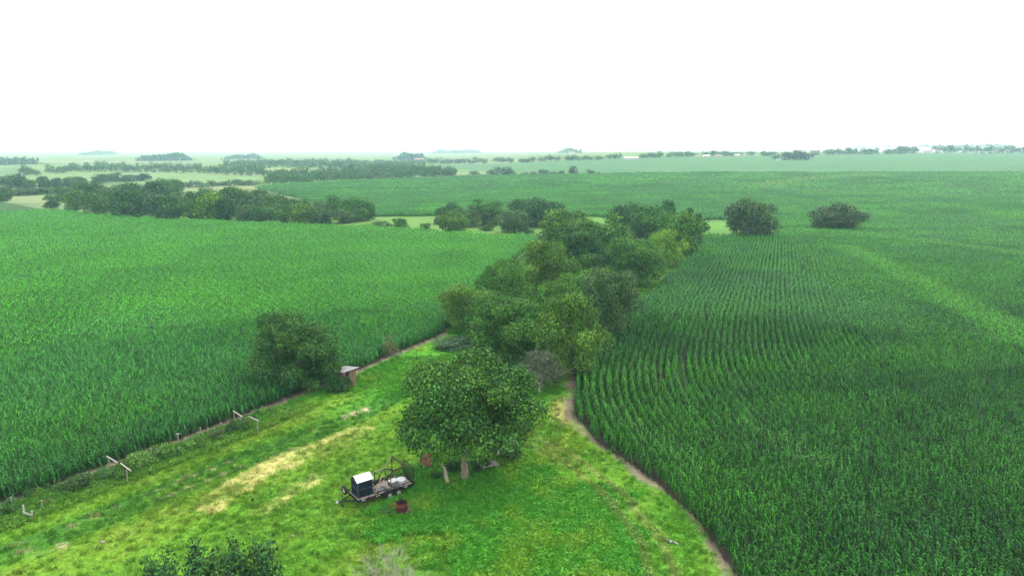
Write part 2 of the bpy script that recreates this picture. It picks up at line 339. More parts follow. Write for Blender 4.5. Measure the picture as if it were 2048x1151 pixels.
# row families: level sets of a rounded corner in the right field, straight rows elsewhere
PA, dA = np.array([6.4, 70.0]), np.array([.352, .936]); nA = np.array([.936, -.352])
PB = np.array([5.6, 64.0]); dB = np.array([.27, -.963]); nB = np.array([.963, .27])
KS = 6.0; HEAD = 30.0
def fieldL(x, y):
    a = (x - PA[0]) * nA[0] + (y - PA[1]) * nA[1]; b = (x - PB[0]) * nB[0] + (y - PB[1]) * nB[1]
    return -KS * np.logaddexp(-a / KS, -b / KS)
Mi = np.linalg.inv(np.array([nA, nB]))
def rows_head(step, sp=.76, lat=.05):
    X, Y, TH = [], [], []
    for Lv in np.arange(.3 - 8 * .76, HEAD, sp):
        s = np.concatenate([np.linspace(-150, -60, 90), np.linspace(-60, 70, 600)[1:]])
        a = Lv + KS * np.logaddexp(0, s / KS); b = a - s
        P = (Mi @ np.array([a + nA @ PA, b + nB @ PB])).T
        d = np.r_[0, np.cumsum(np.hypot(*np.diff(P, axis=0).T))]; q = np.arange(rng.uniform(0, step), d[-1], step)
        x = np.interp(q, d, P[:, 0]); y = np.interp(q, d, P[:, 1]); x2 = np.interp(q + .3, d, P[:, 0]); y2 = np.interp(q + .3, d, P[:, 1])
        X.append(x); Y.append(y); TH.append(np.arctan2(y2 - y, x2 - x))
    return np.concatenate(X), np.concatenate(Y), np.concatenate(TH)
def rows_straight(dirv, box, step, sp=.76, bend=0.0):
    d = np.array(dirv) / np.hypot(*dirv); n = np.array([-d[1], d[0]]); C = np.array([(box[0] + box[1]) / 2, (box[2] + box[3]) / 2]); E = np.hypot(box[1] - box[0], box[3] - box[2]) / 2
    q = np.arange(-E, E, step); p = np.arange(-E, E, sp); Q, Pp = np.meshgrid(q, p); Q = Q + rng.uniform(0, step, (len(p), 1)); Pp = Pp + bend * Q * Q
    x = C[0] + Q * d[0] + Pp * n[0]; y = C[1] + Q * d[1] + Pp * n[1]
    m = (x > box[0]) & (x < box[1]) & (y > box[2]) & (y < box[3])
    return x[m], y[m], np.full(m.sum(), math.atan2(d[1], d[0])) 
def corn_color(x, y, right):
    b1 = fbm(x / 14, y / 22, 201, 3); b2 = fbm(x / 3.5, y / 3.5, 207, 2); b3 = fbm((x * .9 + y * .1) / 60, (y - .2 * x) / 9, 211, 3)
    dark = np.array([.024, .15, .012]); lite = np.array([.058, .265, .013]); pale = np.array([.05, .23, .04])
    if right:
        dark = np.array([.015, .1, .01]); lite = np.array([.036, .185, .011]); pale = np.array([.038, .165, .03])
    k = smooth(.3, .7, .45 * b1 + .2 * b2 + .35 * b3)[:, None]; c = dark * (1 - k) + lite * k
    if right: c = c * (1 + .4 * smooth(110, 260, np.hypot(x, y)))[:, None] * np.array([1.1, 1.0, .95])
    k = (smooth(.5, .72, fbm(x / 25, y / 40, 223, 3)) * .6)[:, None]; c = c * (1 - k) + pale * k
    if right:                                        # fresh yellow-green strips where the planting runs together
        for pl, wd, cc, am in STRIPS:
            d = np.abs(pldist(x, y, pl)); kk = (smooth(wd, wd * .25, d + wd * .5 * (b1 - .5)) * am)[:, None]; c = c * (1 - kk) + np.array(cc) * kk
    else:
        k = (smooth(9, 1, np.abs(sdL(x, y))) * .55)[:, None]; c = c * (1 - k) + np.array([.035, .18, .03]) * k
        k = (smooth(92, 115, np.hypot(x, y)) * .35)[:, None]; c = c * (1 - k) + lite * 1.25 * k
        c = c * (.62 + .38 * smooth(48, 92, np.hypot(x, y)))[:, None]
    return c
STRIPS = [(wpoly([(1690, 505), (1800, 555), (1900, 610), (2060, 700)]), 5.2, (.075, .29, .02), .62), (wpoly([(1540, 372), (1620, 360), (1750, 352)]), 16, (.1, .25, .04), .8),
          (wpoly([(1520, 375), (1600, 385), (1800, 392), (2048, 398)]), 14, (.08, .23, .04), .6), (wpoly([(1840, 490), (1950, 505), (2048, 520)]), 5, (.09, .27, .035), .7),
          (wpoly([(1300, 480), (1450, 500), (1600, 488)]), 3, (.07, .2, .04), .5), (wpoly([(1480, 860), (1560, 905), (1650, 950)]), 2.0, (.06, .2, .03), .6), (wpoly([(1180, 800), (1300, 900), (1400, 960)]), 2.0, (.06, .2, .03), .5)]
def keep(x, y, d0, d1, P, head=None, azmax=47):
    D = np.hypot(x, y); m = (D >= d0) & (D < d1) & (np.abs(np.degrees(np.arctan2(x, y))) < azmax) & (y > 0)
    m &= inpoly(x, y, P)
    if head is not None: m &= (fieldL(x, y) < HEAD) if head else (fieldL(x, y) >= HEAD)
    for pl, wd in GAPS:
        dd = np.abs(pldist(x, y, pl)); m &= ~((dd < wd * .8) & (rng.random(len(x)) < .8))
    for (p, a, b) in SPOTS: m &= np.hypot((x - p[0]) / b, (y - p[1]) / a) > .95
    return m
d2 = gp(1850, 1120) - gp(1650, 985)
FAM = {'L': (PL, False, None, lambda st, sp: rows_straight(SEGDIR, (-330, 15, 20, 330), st, sp)),
       'RH': (PR, True, True, lambda st, sp: rows_head(st, sp)),
       'RS': (PR, True, False, lambda st, sp: rows_straight(d2, (-120, 340, 20, 330), st, sp, .0004)),
       'RF': (PR, True, None, lambda st, sp: rows_straight((.96, .28), (-420, 830, 90, 800), st, sp, .00008))}
def make_corn(name, protos, zones, label, jit, sclr, thin=1.0, hold=0):
    PX, PY, PT, PC = [], [], [], []
    for fam, d0, d1, step, sp in zones:
        P, right, head, fn = FAM[fam]; x, y, th = fn(step, sp); m = keep(x, y, d0, d1, P, head); x, y, th = x[m], y[m], th[m]
        if thin < 1: q = rng.random(len(x)) < thin; x, y, th = x[q], y[q], th[q]
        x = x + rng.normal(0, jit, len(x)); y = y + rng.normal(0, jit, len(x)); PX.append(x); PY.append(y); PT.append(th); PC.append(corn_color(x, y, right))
    x = np.concatenate(PX); y = np.concatenate(PY); th = np.concatenate(PT); c = np.concatenate(PC); n = len(x)
    z = H(x, y) - .02; sc1 = rng.uniform(*sclr, n) * (.9 if hold == 1 else 1.0); hv = .88 + .24 * fbm(x / 5, y / 5, 303, 2); idx = rng.integers(0, len(protos), n)
    if hold:                                         # plants: any turn about their stalk
        th = rng.uniform(0, 6.283, n) if hold == 1 else th + rng.normal(0, .5, n) + (rng.random(n) < .5) * math.pi; c = c * rng.uniform(.8, 1.2, (n, 1))
    else: th = th + (rng.random(n) < .5) * math.pi
    rt = pldist(x, y, RE) > 0; hd = rt & (x > 0) & (fieldL(x, y) < HEAD - .5); sx = sc1 * np.where(hd, .84, np.where(rt & (x > 0), .84, .88))
    rots = np.column_stack([rng.normal(0, .03, n), rng.normal(0, .03, n), th]); scl = np.column_stack([sx if hold else sc1, sx, sc1 * hv]); pts = np.column_stack([x, y, z])
    sel = np.zeros(n, bool)
    if hold > 1:
        u, v = proj(x, y, z + .3); inside = (u > 15) & (u < 2033) & (v < 1140) & (x > 0); D = np.where(inside, np.hypot(x, y), 1e9); sel[np.argsort(D)[:hold]] = True
        for i in np.where(sel)[0]:
            o = link('corn_plant', protos[idx[i]]); o.location = pts[i]; o.rotation_euler = rots[i]; o.scale = scl[i]; o['tcol'] = [float(q) for q in c[i]]
            tag(o, 'tall green corn plant at the near end of the right field, bottom edge of picture', 'corn plant', 'nearest corn plants of the right field')
    k = ~sel
    print(name, k.sum())
    return scatter(name, protos, pts[k], rots[k], scl[k], idx[k], c[k], label)
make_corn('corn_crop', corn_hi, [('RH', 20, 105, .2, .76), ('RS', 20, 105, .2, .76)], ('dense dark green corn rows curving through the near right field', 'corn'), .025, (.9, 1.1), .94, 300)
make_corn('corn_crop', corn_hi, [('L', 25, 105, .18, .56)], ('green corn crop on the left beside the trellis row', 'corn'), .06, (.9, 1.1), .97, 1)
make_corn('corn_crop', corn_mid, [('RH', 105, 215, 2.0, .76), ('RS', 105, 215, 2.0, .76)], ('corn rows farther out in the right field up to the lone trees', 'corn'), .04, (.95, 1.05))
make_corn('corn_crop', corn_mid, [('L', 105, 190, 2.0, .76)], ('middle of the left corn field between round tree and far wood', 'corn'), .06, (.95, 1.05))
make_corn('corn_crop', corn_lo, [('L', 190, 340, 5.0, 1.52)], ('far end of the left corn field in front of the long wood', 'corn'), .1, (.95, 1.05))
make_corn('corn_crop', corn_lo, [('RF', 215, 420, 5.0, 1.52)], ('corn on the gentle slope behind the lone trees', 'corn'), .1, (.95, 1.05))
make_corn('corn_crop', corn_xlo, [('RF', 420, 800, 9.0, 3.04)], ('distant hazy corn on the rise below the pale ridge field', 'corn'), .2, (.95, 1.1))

# ------------------------------------------------------------------ grass and weeds of the meadow
m_grass = mat('grass_blade', (1, 1, 1), 0.6, 0.15, attr=[('GEOMETRY', 'tint'), ('INSTANCER', 'tcol')], transl=.25)
def tuft(seed, n, h, wd, spread):
    r = random.Random(seed); V, F, T = [], [], []
    for i in range(n):
        a = r.uniform(0, 6.28); d = spread * math.sqrt(r.random()); b = r.uniform(0, 6.28); x, y = d * math.cos(a), d * math.sin(a); hh = h * r.uniform(.5, 1.15); ln = hh * r.uniform(.3, .9)
        ex, ey = math.cos(b) * ln, math.sin(b) * ln; px, py = -math.sin(b) * wd, math.cos(b) * wd; o = len(V)
        V += [(x - px * .6, y - py * .6, -.02), (x + px * .6, y + py * .6, -.02), (x + ex * .4 + px, y + ey * .4 + py, hh * .7), (x + ex, y + ey, hh)]
        t = r.uniform(.75, 1.2); T += [t * .9, t * .9, t, t * 1.08]; F.append((o, o + 1, o + 2, o + 3))
    me = np_mesh('grass_tuft', V, F, np.array(T)); me.materials.append(m_grass); return me
def weed(seed, n, h, sz, spread):
    r = random.Random(seed); V, F, T = [], [], []
    for i in range(n):
        a = r.uniform(0, 6.28); d = spread * math.sqrt(r.random()); z = h * r.uniform(.25, 1) * (1 - .4 * d / spread); c = Vector((d * math.cos(a), d * math.sin(a), z))
        q = Vector((r.gauss(0, .5), r.gauss(0, .5), 1)).normalized(); e = q.cross(Vector((math.cos(a + r.uniform(-1, 1)), math.sin(a), .1))).normalized(); f = q.cross(e); s = sz * r.uniform(.6, 1.3); o = len(V)
        V += [c - f * s, c + e * s * .45, c + f * s, c - e * s * .45]; t = r.uniform(.65, 1.4); T += [t] * 4; F.append((o, o + 1, o + 2, o + 3))
    me = np_mesh('weed_clump', V, F, np.array(T)); me.materials.append(m_grass); return me
short = [tuft(i, 16, .06, .016, .2) for i in range(4)]; tall = [tuft(20 + i, 20, .28, .02, .2) for i in range(4)]; weeds = [weed(40 + i, 22, .34, .085, .24) for i in range(4)]
def scatter_grass(name, n, x0, x1, y0, y1, dmin, dmax, smul, label):
    x = rng.uniform(x0, x1, n); y = rng.uniform(y0, y1, n); D = np.hypot(x, y)
    m = (D > dmin) & (D < dmax) & (np.abs(np.degrees(np.arctan2(x, y))) < 46); x, y = x[m], y[m]
    s, r = sdL(x, y), sdR(x, y); wob = fbm(x * .35, y * .35, 61, 3) - .5
    m = (s + .9 * wob > .8 + .5 * rng.random(len(x))) & (r + 2.0 * wob > .55 + .7 * rng.random(len(x))) & ~inpoly(x, y, PL) & ~inpoly(x, y, PR); x, y, s = x[m], y[m], s[m]
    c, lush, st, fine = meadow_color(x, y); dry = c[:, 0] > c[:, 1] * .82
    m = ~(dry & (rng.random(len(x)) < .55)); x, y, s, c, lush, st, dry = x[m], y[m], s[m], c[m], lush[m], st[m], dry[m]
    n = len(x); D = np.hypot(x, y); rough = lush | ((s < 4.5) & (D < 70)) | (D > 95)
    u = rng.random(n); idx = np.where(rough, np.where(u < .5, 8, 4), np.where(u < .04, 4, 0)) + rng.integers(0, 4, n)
    sc1 = rng.uniform(.7, 1.3, n) * smul; hh = np.where(rough, .75 + .6 * fbm(x * .5, y * .5, 44, 3), 1.0)
    c = c * rng.uniform(.86, 1.15, (n, 1))
    print(name, n)
    return scatter(name, short + tall + weeds, np.column_stack([x, y, H(x, y)]), np.column_stack([np.zeros(n), np.zeros(n), rng.uniform(0, 6.28, n)]), np.column_stack([sc1, sc1, sc1 * hh]), idx, c, label)
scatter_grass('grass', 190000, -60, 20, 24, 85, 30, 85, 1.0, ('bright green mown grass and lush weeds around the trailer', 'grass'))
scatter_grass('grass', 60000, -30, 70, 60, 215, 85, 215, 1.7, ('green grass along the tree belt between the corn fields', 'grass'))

# ------------------------------------------------------------------ trees
m_leaf = mat('tree_leaves', (1, 1, 1), 0.55, 0.1, attr=[('GEOMETRY', 'tint')], objcol=True, transl=.15)
m_bark = mat('bark', (.16, .125, .095), .95, .1, (3.0, (.5, .5, .5), (1.4, 1.35, 1.3)), bump=.8)
m_grey = mat('weathered_grey_wood', (.3, .275, .245), .9, .1, (4.0, (.6, .6, .6), (1.3, 1.3, 1.3)), bump=.5)
def make_crown(seed, h, wid, nspr, leaf, nl=22, low=.12, per=4, spire=False, flat=1.0, ragged=.3):
    r = np.random.default_rng(seed); hc = h * (low + (1 - low) * .5); rz = h * (1 - low) * .5; rx = wid / 2
    C, Rd = [], []
    ph = r.uniform(0, 6.28, 3)
    for i in range(nl):
        d = r.normal(size=3); d /= np.linalg.norm(d); d[2] = d[2] * .8 + .12
        a = math.atan2(d[1], d[0]); irr = 1 + ragged * .6 * math.sin(2 * a + ph[0]) * .5 + ragged * .5 * math.sin(3 * a + ph[1])
        k = r.uniform(.55, .88) if i > nl * .15 else r.uniform(0, .4); rr = r.uniform(.55, 1.25) * rx * 1.1 / nl ** .36
        if spire: C.append([d[0] * rx * .85, d[1] * rx * .85, hc * .5 + r.uniform(0, 1) * h * .35]); Rd.append([rx * .13, rx * .13, h * r.uniform(.2, .34)])
        else:
            zz = hc + d[2] * rz * k * 1.1; C.append([d[0] * rx * k * irr, d[1] * rx * k * irr, zz]); Rd.append([rr, rr, min(rr, rz * .5) * r.uniform(.6, .9) * flat])
    C = np.array(C); Rd = np.array(Rd); ltint = r.uniform(.78, 1.25, nl)
    warm = r.uniform(-.1, .08, nl)
    w_ = (Rd[:, 0] * Rd[:, 2]); li = r.choice(nl, nspr * 6, p=w_ / w_.sum())
    d = r.normal(size=(nspr * 6, 3)); d /= np.linalg.norm(d, axis=1)[:, None]
    q = 1.03 - .28 * r.random(nspr * 6) ** 1.6 + .07 * r.normal(size=nspr * 6)
    P = C[li] + d * Rd[li] * q[:, None]
    ok = (P[:, 2] > h * .02) & (r.random(nspr * 6) < .1 + .9 * smooth(-.6, .35, d[:, 2]))
    for k in range(nl):
        e = np.linalg.norm((P - C[k]) / Rd[k], axis=1); ok &= ~((e < .74) & (li != k))
    P, d, li = P[ok][:nspr], d[ok][:nspr], li[ok][:nspr]; n = len(P)
    P = np.repeat(P, per, 0) + r.normal(0, leaf * .75, (n * per, 3)); d = np.repeat(d, per, 0); li = np.repeat(li, per)
    n = len(P); nn = d * .6 + np.array([0, 0, .45]) + r.normal(0, .55, (n, 3)); nn /= np.linalg.norm(nn, axis=1)[:, None]
    e = np.cross(nn, r.normal(size=(n, 3))); e /= np.linalg.norm(e, axis=1)[:, None]; f = np.cross(nn, e); L = leaf * r.uniform(.6, 1.3, n)[:, None]
    V = np.stack([P - e * L * .55, P + f * L * .33 - e * L * .08, P + e * L * .55 - nn * L * .15, P - f * L * .33 - e * L * .08], 1).reshape(-1, 3)
    lo, hi = np.percentile(V, .6, 0), np.percentile(V, 99.4, 0); k3 = np.array([wid, wid, h * (1 - low)]) / (hi - lo); off = np.array([-wid / 2, -wid / 2, h * low])
    if not spire: V = (V - lo) * k3 + off; C = (C - lo) * k3 + off
    t = ltint[li] * (.3 + 1.75 * r.random(n) ** 1.5); wv = warm[li] + r.normal(0, .06, n)
    T = np.stack([t * (1 + wv * 1.6), t * (1 + wv * .4), t * (1 - wv)], 1); T = np.repeat(T, 4, 0)
    me = np_mesh('crown', V, np.arange(len(V)).reshape(-1, 4), T); me.materials.append(m_leaf)
    return me, C
def make_trunk(seed, h, wid, C, low, r0=.22, stems=1, m=None, lean=.3):
    r = random.Random(seed); b = MB()
    for s in range(stems):
        ox, oy = (r.uniform(-.3, .3), r.uniform(-.3, .3)) if stems > 1 else (0, 0); fx, fy = r.uniform(-lean, lean), r.uniform(-lean, lean); zt = h * max(.35, low + .2)
        b.tube([(ox, oy, -.1), (ox + fx * .2, oy + fy * .2, zt * .3), (ox + fx * .6, oy + fy * .6, zt * .65), (ox + fx, oy + fy, zt)], [r0 * 1.5, r0, r0 * .85, r0 * .65], 8)
        for k in range(len(C)):
            if k % stems != s or k > 13: continue
            c = C[k]; z0 = zt * r.uniform(.5, 1); mid = ((ox + fx + c[0]) / 2 + r.uniform(-.3, .3), (oy + fy + c[1]) / 2 + r.uniform(-.3, .3), z0 * .45 + c[2] * .55)
            b.tube([(ox + fx * z0 / zt, oy + fy * z0 / zt, z0), mid, tuple(c)], [r0 * .5, r0 * .3, r0 * .1], 5)
    me = b.mesh('trunk'); me.materials.append(m or m_bark); return me
# kinds: (crown mesh, trunk mesh, h, w)
def kind(seed, h, wid, nspr, leaf, low=.1, stems=1, r0=.22, **kw):
    cm, C = make_crown(seed, h, wid, nspr, leaf, low=low, **kw); return cm, make_trunk(seed, h, wid, C, low, r0, stems), h, wid
near_k = [kind(11 + i, 9, 9, 7000, .2, low=.04 + .03 * (i % 2), nl=55) for i in range(5)]
mid_k = [kind(31 + i, 9, 9, 2600, .33, low=.02, nl=42) for i in range(5)]
bush_k = [kind(51 + i, 5, 6, 1100, .3, low=.0, nl=14, stems=3, r0=.08) for i in range(4)]
low_k = [kind(61 + i, 9, 10, 1100, .52, low=.0, nl=30) for i in range(6)]
def place(name, k, u, vb, vt, hw, tint, label=None, cat='tree', group=None, rz=None, low=True):
    p = gp(u, vb); d = math.hypot(*p) ; z0 = float(H(*p)); cm, tm, h, wd = k; slant = math.hypot(math.hypot(*p), CAMH - z0) * (p[1] / d) ** 2
    ww = 2 * hw * slant / FPX
    if low: p = p * (1 + .40 * ww / d); d = math.hypot(*p); z0 = float(H(*p))
    hh = max(.6, topx(u, vt, d) - z0)
    o = empty(name, p[0], p[1], rng.uniform(0, 6.28) if rz is None else rz, s=(ww / wd * 1.02, ww / wd * 1.02, hh / h * 1.0))
    b = rng.uniform(.9, 1.1); c = tuple(q * b for q in tint)
    if name == 'shrub': link('stem', tm, o); link('foliage', cm, o, c)
    else: link('trunk', tm, o); link('crown', cm, o, c)
    return tag(o, label, cat, group)
G1 = (.052, .15, .02); G2 = (.068, .185, .022); G3 = (.036, .115, .02); GY = (.13, .27, .025); GG = (.072, .15, .042); GO = (.082, .18, .022)
front_c, front_C = make_crown(5, 9, 10.5, 15000, .17, nl=64, low=.29, ragged=.5)
front = (front_c, make_trunk(5, 9, 10.5, front_C, .3, .23, 2, mat('pale_bark', (.26, .22, .17), .95, .1, (2.5, (.5, .5, .5), (1.4, 1.35, 1.3)), bump=.8)), 9, 10.5)
place('broadleaf_tree', front, 930, 955, 720, 126, (.055, .15, .024), 'big spreading green tree with pale trunk just behind the trailer', rz=.6, low=False)
left_c, left_C = make_crown(77, 9, 9.5, 12500, .17, nl=100, low=.03, ragged=.1)
place('broadleaf_tree', (left_c, make_trunk(77, 9, 9.5, left_C, .1, .2, 2), 9, 9.5), 598, 792, 636, 92, (.048, .135, .024), 'round dark green tree standing alone beside the plank shed', rz=1)
belt = [(1022, 742, 607, 72, G1, 0, 'dense dark green tree left of the bare grey one'), (1148, 768, 592, 68, GO, 1, 'tall lumpy tree against the corn at the near right of the belt'),
 (1203, 690, 546, 57, GG, 2, 'tree with dull pale tips leaning over the right corn edge'), (936, 668, 572, 52, GO, 3, 'leftmost tree of the belt, touching the left corn field'),
 (1015, 645, 525, 46, G2, 4, 'upright mid green tree second from the left corn field'), (1095, 615, 486, 52, GO, 0, 'tall tree with olive top at the middle of the belt'),
 (1105, 690, 570, 48, G2, 2, 'mid green tree squeezed in the thick of the belt'), (1165, 570, 468, 58, G3, 1, 'very dark wide tree behind the olive topped one'),
 (1272, 582, 481, 52, G1, 3, 'rounded green tree above the soil strip, right side of belt'), (1330, 540, 464, 36, GY, 4, 'light yellow green tree near the far end of the belt'),
 (1060, 720, 612, 50, G2, 4, 'fresh green tree between the dense dark one and the lumpy one'), (980, 690, 590, 44, G1, 2, 'green tree just right of the leftmost belt tree'), (1155, 640, 545, 46, G2, 3, 'mid green tree behind the lumpy near right one')]
for u, vb, vt, hw, c, k, lb in belt: place('broadleaf_tree', near_k[k], u, vb, vt - 3, hw * 1.1, tuple(q * 1.15 for q in c), lb, group='trees of the belt between the corn fields')
belt2 = [(1130, 502, 424, 46, GO, 0, 'yellowish topped tree at the left of the far belt'), (1210, 515, 434, 50, G2, 1, 'broad leafy tree just right of the yellowish topped one'),
 (1356, 515, 428, 42, G2, 2, 'big tree at the right end of the belt by the soil track'), (1256, 482, 412, 37, G3, 3, 'dark dome shaped tree rising behind the far belt'),
 (1308, 492, 417, 33, G1, 4, 'tall green tree left of the small spiky one'), (1334, 462, 404, 15, G3, 0, 'narrow spiky topped tree highest over the far belt'), (1378, 480, 420, 22, G3, 1, 'small dark tree behind the right end of the belt'),
 (1272, 488, 438, 19, GG, 2, 'slim greyish tree in the gap of the far belt'), (1240, 535, 490, 32, G1, 3, 'low dark tree filling the gap in the mid belt'), (1388, 500, 448, 16, G1, 4, 'slim tree at the outer edge of the belt end'),
 (967, 452, 402, 33, G1, 1, 'rounded dark tree left of the meadow shrubs'), (1064, 456, 400, 47, G3, 2, 'widest dark tree at the back of the small meadow'), (1030, 468, 423, 30, GG, 3, 'greyish conical tree in front of the widest dark one'),
 (905, 471, 424, 27, GO, 4, 'pale olive tree standing forward in the small meadow'), (902, 447, 408, 25, G3, 0, 'dark tree behind the pale olive meadow tree'), (936, 456, 414, 24, GG, 1, 'greyish tree between the olive and rounded dark trees'),
 (1112, 458, 420, 24, G1, 2, 'green tree joining the small meadow to the belt'), (1499, 480, 403, 48, (.06, .12, .035), 3, 'tall lone tree in the right corn field'), (1675, 467, 411, 50, (.066, .125, .035), 4, 'low wide lone tree right of the tall lone tree')]
lone_k = [kind(41 + i, 9, 9, 3600, .3, low=.0, nl=80, ragged=.08) for i in range(2)]
for u, vb, vt, hw, c, k, lb in belt2: place('broadleaf_tree', lone_k[k - 3] if u > 1450 else mid_k[k], u, vb, vt - 2, hw * 1.07, tuple(q * 1.12 for q in c), lb, group='trees of the belt between the corn fields' if u < 1420 and u > 1115 else None)
shr = [(799, 462, 437, 20, G1, 'dark round shrub in the pale grass, right of a lower one'), (765, 460, 442, 20, G2, 'low wide shrub nearest the long wood'), (850, 466, 446, 11, GO, 'small lone shrub left of the pale olive tree'), (975, 462, 449, 14, G2, 'small shrub under the rounded dark tree'),
 (1052, 470, 452, 17, GG, 'greyish shrub at the foot of the conical tree'), (880, 450, 432, 16, GG, 'dull shrub at the left foot of the dark meadow tree'), (905, 704, 680, 36, (.06, .125, .05), 'grey green mound of weeds on the meadow by the belt'), (932, 695, 674, 36, (.06, .125, .045), 'darker weedy mound touching the belt trees'),
 (908, 950, 922, 17, (.04, .1, .022), 'dark undergrowth at the left of the pale trunk'), (958, 948, 918, 20, (.045, .11, .022), 'dark undergrowth at the right of the pale trunk'), (872, 962, 952, 12, (.05, .13, .025), 'low weeds left of the upright barkless limb'), (691, 784, 752, 12, (.06, .13, .03), 'leafy growth covering the left half of the plank shed'), (668, 788, 745, 18, G3, 'dark undergrowth between the round tree and the plank shed'), (1262, 612, 580, 16, (.2, .2, .1), 'dry tan shrub top beside the right soil strip'), (152, 985, 950, 32, (.06, .125, .03), 'dense bush in the old trellis row at far left')]
for i, (u, vb, vt, hw, c, lb) in enumerate(shr): place('shrub', bush_k[i % 4], u, vb, vt, hw, c, lb, 'shrub')
sp_c, sp_C = make_crown(90, 4, 3, 420, .13, nl=16, low=0)
place('shrub', (sp_c, make_trunk(90, 4, 3, sp_C, 0, .05, 4, m_grey), 4, 3), 780, 715, 672, 20, (.16, .16, .075), 'thin brownish shrub at the left corn edge', 'shrub')
# vines of the old trellis row
for i, (u, vb, vt, hw, c, lb) in enumerate([(284, 942, 912, 26, (.12, .25, .04), 'bright green vine by the broken white crossarm'), (342, 920, 893, 20, (.11, .25, .04), 'bright vine clump left of the capped post'), (394, 902, 876, 17, (.13, .26, .045), 'yellow green vine right of the capped post'),
   (492, 864, 836, 18, (.12, .25, .045), 'bright vine under the farthest white crossarm'), (437, 880, 864, 14, (.1, .16, .06), 'dull thin vine midway along the trellis row'), (248, 962, 932, 20, (.08, .19, .035), 'leafy vine below the broken white crossarm'), (218, 962, 936, 16, (.1, .22, .05), 'pale vine just left of the broken crossarm'), (20, 1030, 1000, 18, (.06, .15, .035), 'vine thicket at the left edge of the picture'), (465, 868, 843, 12, (.07, .15, .04), 'tall green weed near the second white crossarm')]):
    cm, C = make_crown(200 + i, 2, 2.2, 600, .14, nl=9, low=.1, ragged=.6); place('vine', (cm, make_trunk(200 + i, 2, 2.2, C, .1, .035, 2), 2, 2.2), u, vb, vt - 6, hw * 1.1, c, lb, 'vine', 'vines in the old trellis row')
wcm = [make_crown(260 + i, 1, 1.6, 260, .11, nl=7, low=0, ragged=.5) for i in range(4)]
for i, u in enumerate(np.linspace(60, 535, 26)):
    q = np.interp(u, [0, 250, 470, 535], [1008, 917, 836, 812]) + 10 + 16 * hsh(i, 3, 5); cm, C = wcm[i % 4]
    place('weed_plant', (cm, make_trunk(260, 1, 1.6, C, 0, .012, 3), 1, 1.6), u, q, q - 9 - 10 * hsh(i, 9, 2), 9 + 7 * hsh(i, 4, 1), [(.06, .16, .025), (.09, .21, .03), (.05, .13, .025)][i % 3], 'low leafy weed clump in the strip between left soil edge and meadow', 'weed', 'weed clumps along the trellis row')
# elder with white blossom by the front tree
cm, C = make_crown(230, 3, 2.6, 900, .15, nl=12, low=.05); eo = place('elder_shrub', (cm, make_trunk(230, 3, 2.6, C, .05, .05, 3), 3, 2.6), 1010, 920, 852, 30, (.055, .115, .035), 'white blossoming shrub at the right side of the big tree', 'shrub', rz=0, low=False)
m_white = mat('white_petals', (.8, .78, .74), .7, .2)
b = MB(); r = random.Random(3)
for k in range(26):
    a = r.uniform(-2.6, -.5); z = r.uniform(1.3, 2.75); rr = 1.25 + r.uniform(-.1, .15); c = Vector((rr * math.cos(a), rr * math.sin(a), z))
    for j in range(5):
        q = c + Vector((r.gauss(0, .07), r.gauss(0, .05), r.gauss(0, .06))); s = r.uniform(.04, .08); b.add([q + Vector((-s, 0, -s * .3)), q + Vector((0, -s * .6, -s)), q + Vector((s, 0, s * .2)), q + Vector((0, -.02, s))], [(0, 1, 2, 3)])
b.build('blossom', m_white, eo)
# bare grey tree: many visible twigs, thin leaves
def bare_tree(seed, h, spread, m, depth=5, r0=.16, fork=3):
    r = random.Random(seed); b = MB(); tips = []
    def grow(p, d, ln, rd, lv):
        p = Vector(p); q = p + d * ln * .5 + Vector((r.gauss(0, .06), r.gauss(0, .06), 0)) * ln; e = p + d * ln + Vector((r.gauss(0, .08), r.gauss(0, .08), r.gauss(0, .05))) * ln
        b.tube([p, q, e], [rd, rd * .82, rd * .6], 5 if lv < 3 else 3, lv == 0)
        tips.append(e)
        if lv >= depth: return
        for k in range(fork if lv else fork + 2):
            nd = (d + Vector((r.gauss(0, spread), r.gauss(0, spread), r.gauss(.12, spread * .6)))).normalized(); grow(q.lerp(e, r.uniform(.2, 1)) if lv else e.lerp(q, r.uniform(0, .8)), nd, (h * .24 if lv == 0 else ln) * r.uniform(.62, .84), max(.008, rd * .62), lv + 1)
    grow((0, 0, -.1), Vector((0, 0, 1)), h * .13, r0, 0)
    return b, tips
b, tips = bare_tree(8, 6.2, .7, m_grey, 6, .13, 3); p = gp(1080, 785); o = empty('bare_tree', p[0], p[1], .4, s=(1.35, 1.35, 1.2))
b.build('branches', mat('pale_twigs', (.4, .38, .34), .9, .1), o)
r8 = np.random.default_rng(8); P = np.array([tuple(t) for t in tips]); P = np.repeat(P[P[:, 2] > .8], 3, 0); P = P + r8.normal(0, .22, P.shape); n = len(P)
e = r8.normal(size=(n, 3)); e /= np.linalg.norm(e, axis=1)[:, None]; f = np.cross(e, r8.normal(size=(n, 3))); f /= np.linalg.norm(f, axis=1)[:, None]; V = np.stack([P - e * .1, P + f * .05, P + e * .1, P - f * .05], 1).reshape(-1, 3)
me = np_mesh('foliage', V, np.arange(4 * n).reshape(-1, 4), np.repeat(r8.uniform(.6, 1.4, n), 4)); me.materials.append(m_leaf); link('foliage', me, o, (.08, .115, .055))
tag(o, 'half bare grey branched tree at the near tip of the belt', 'tree')
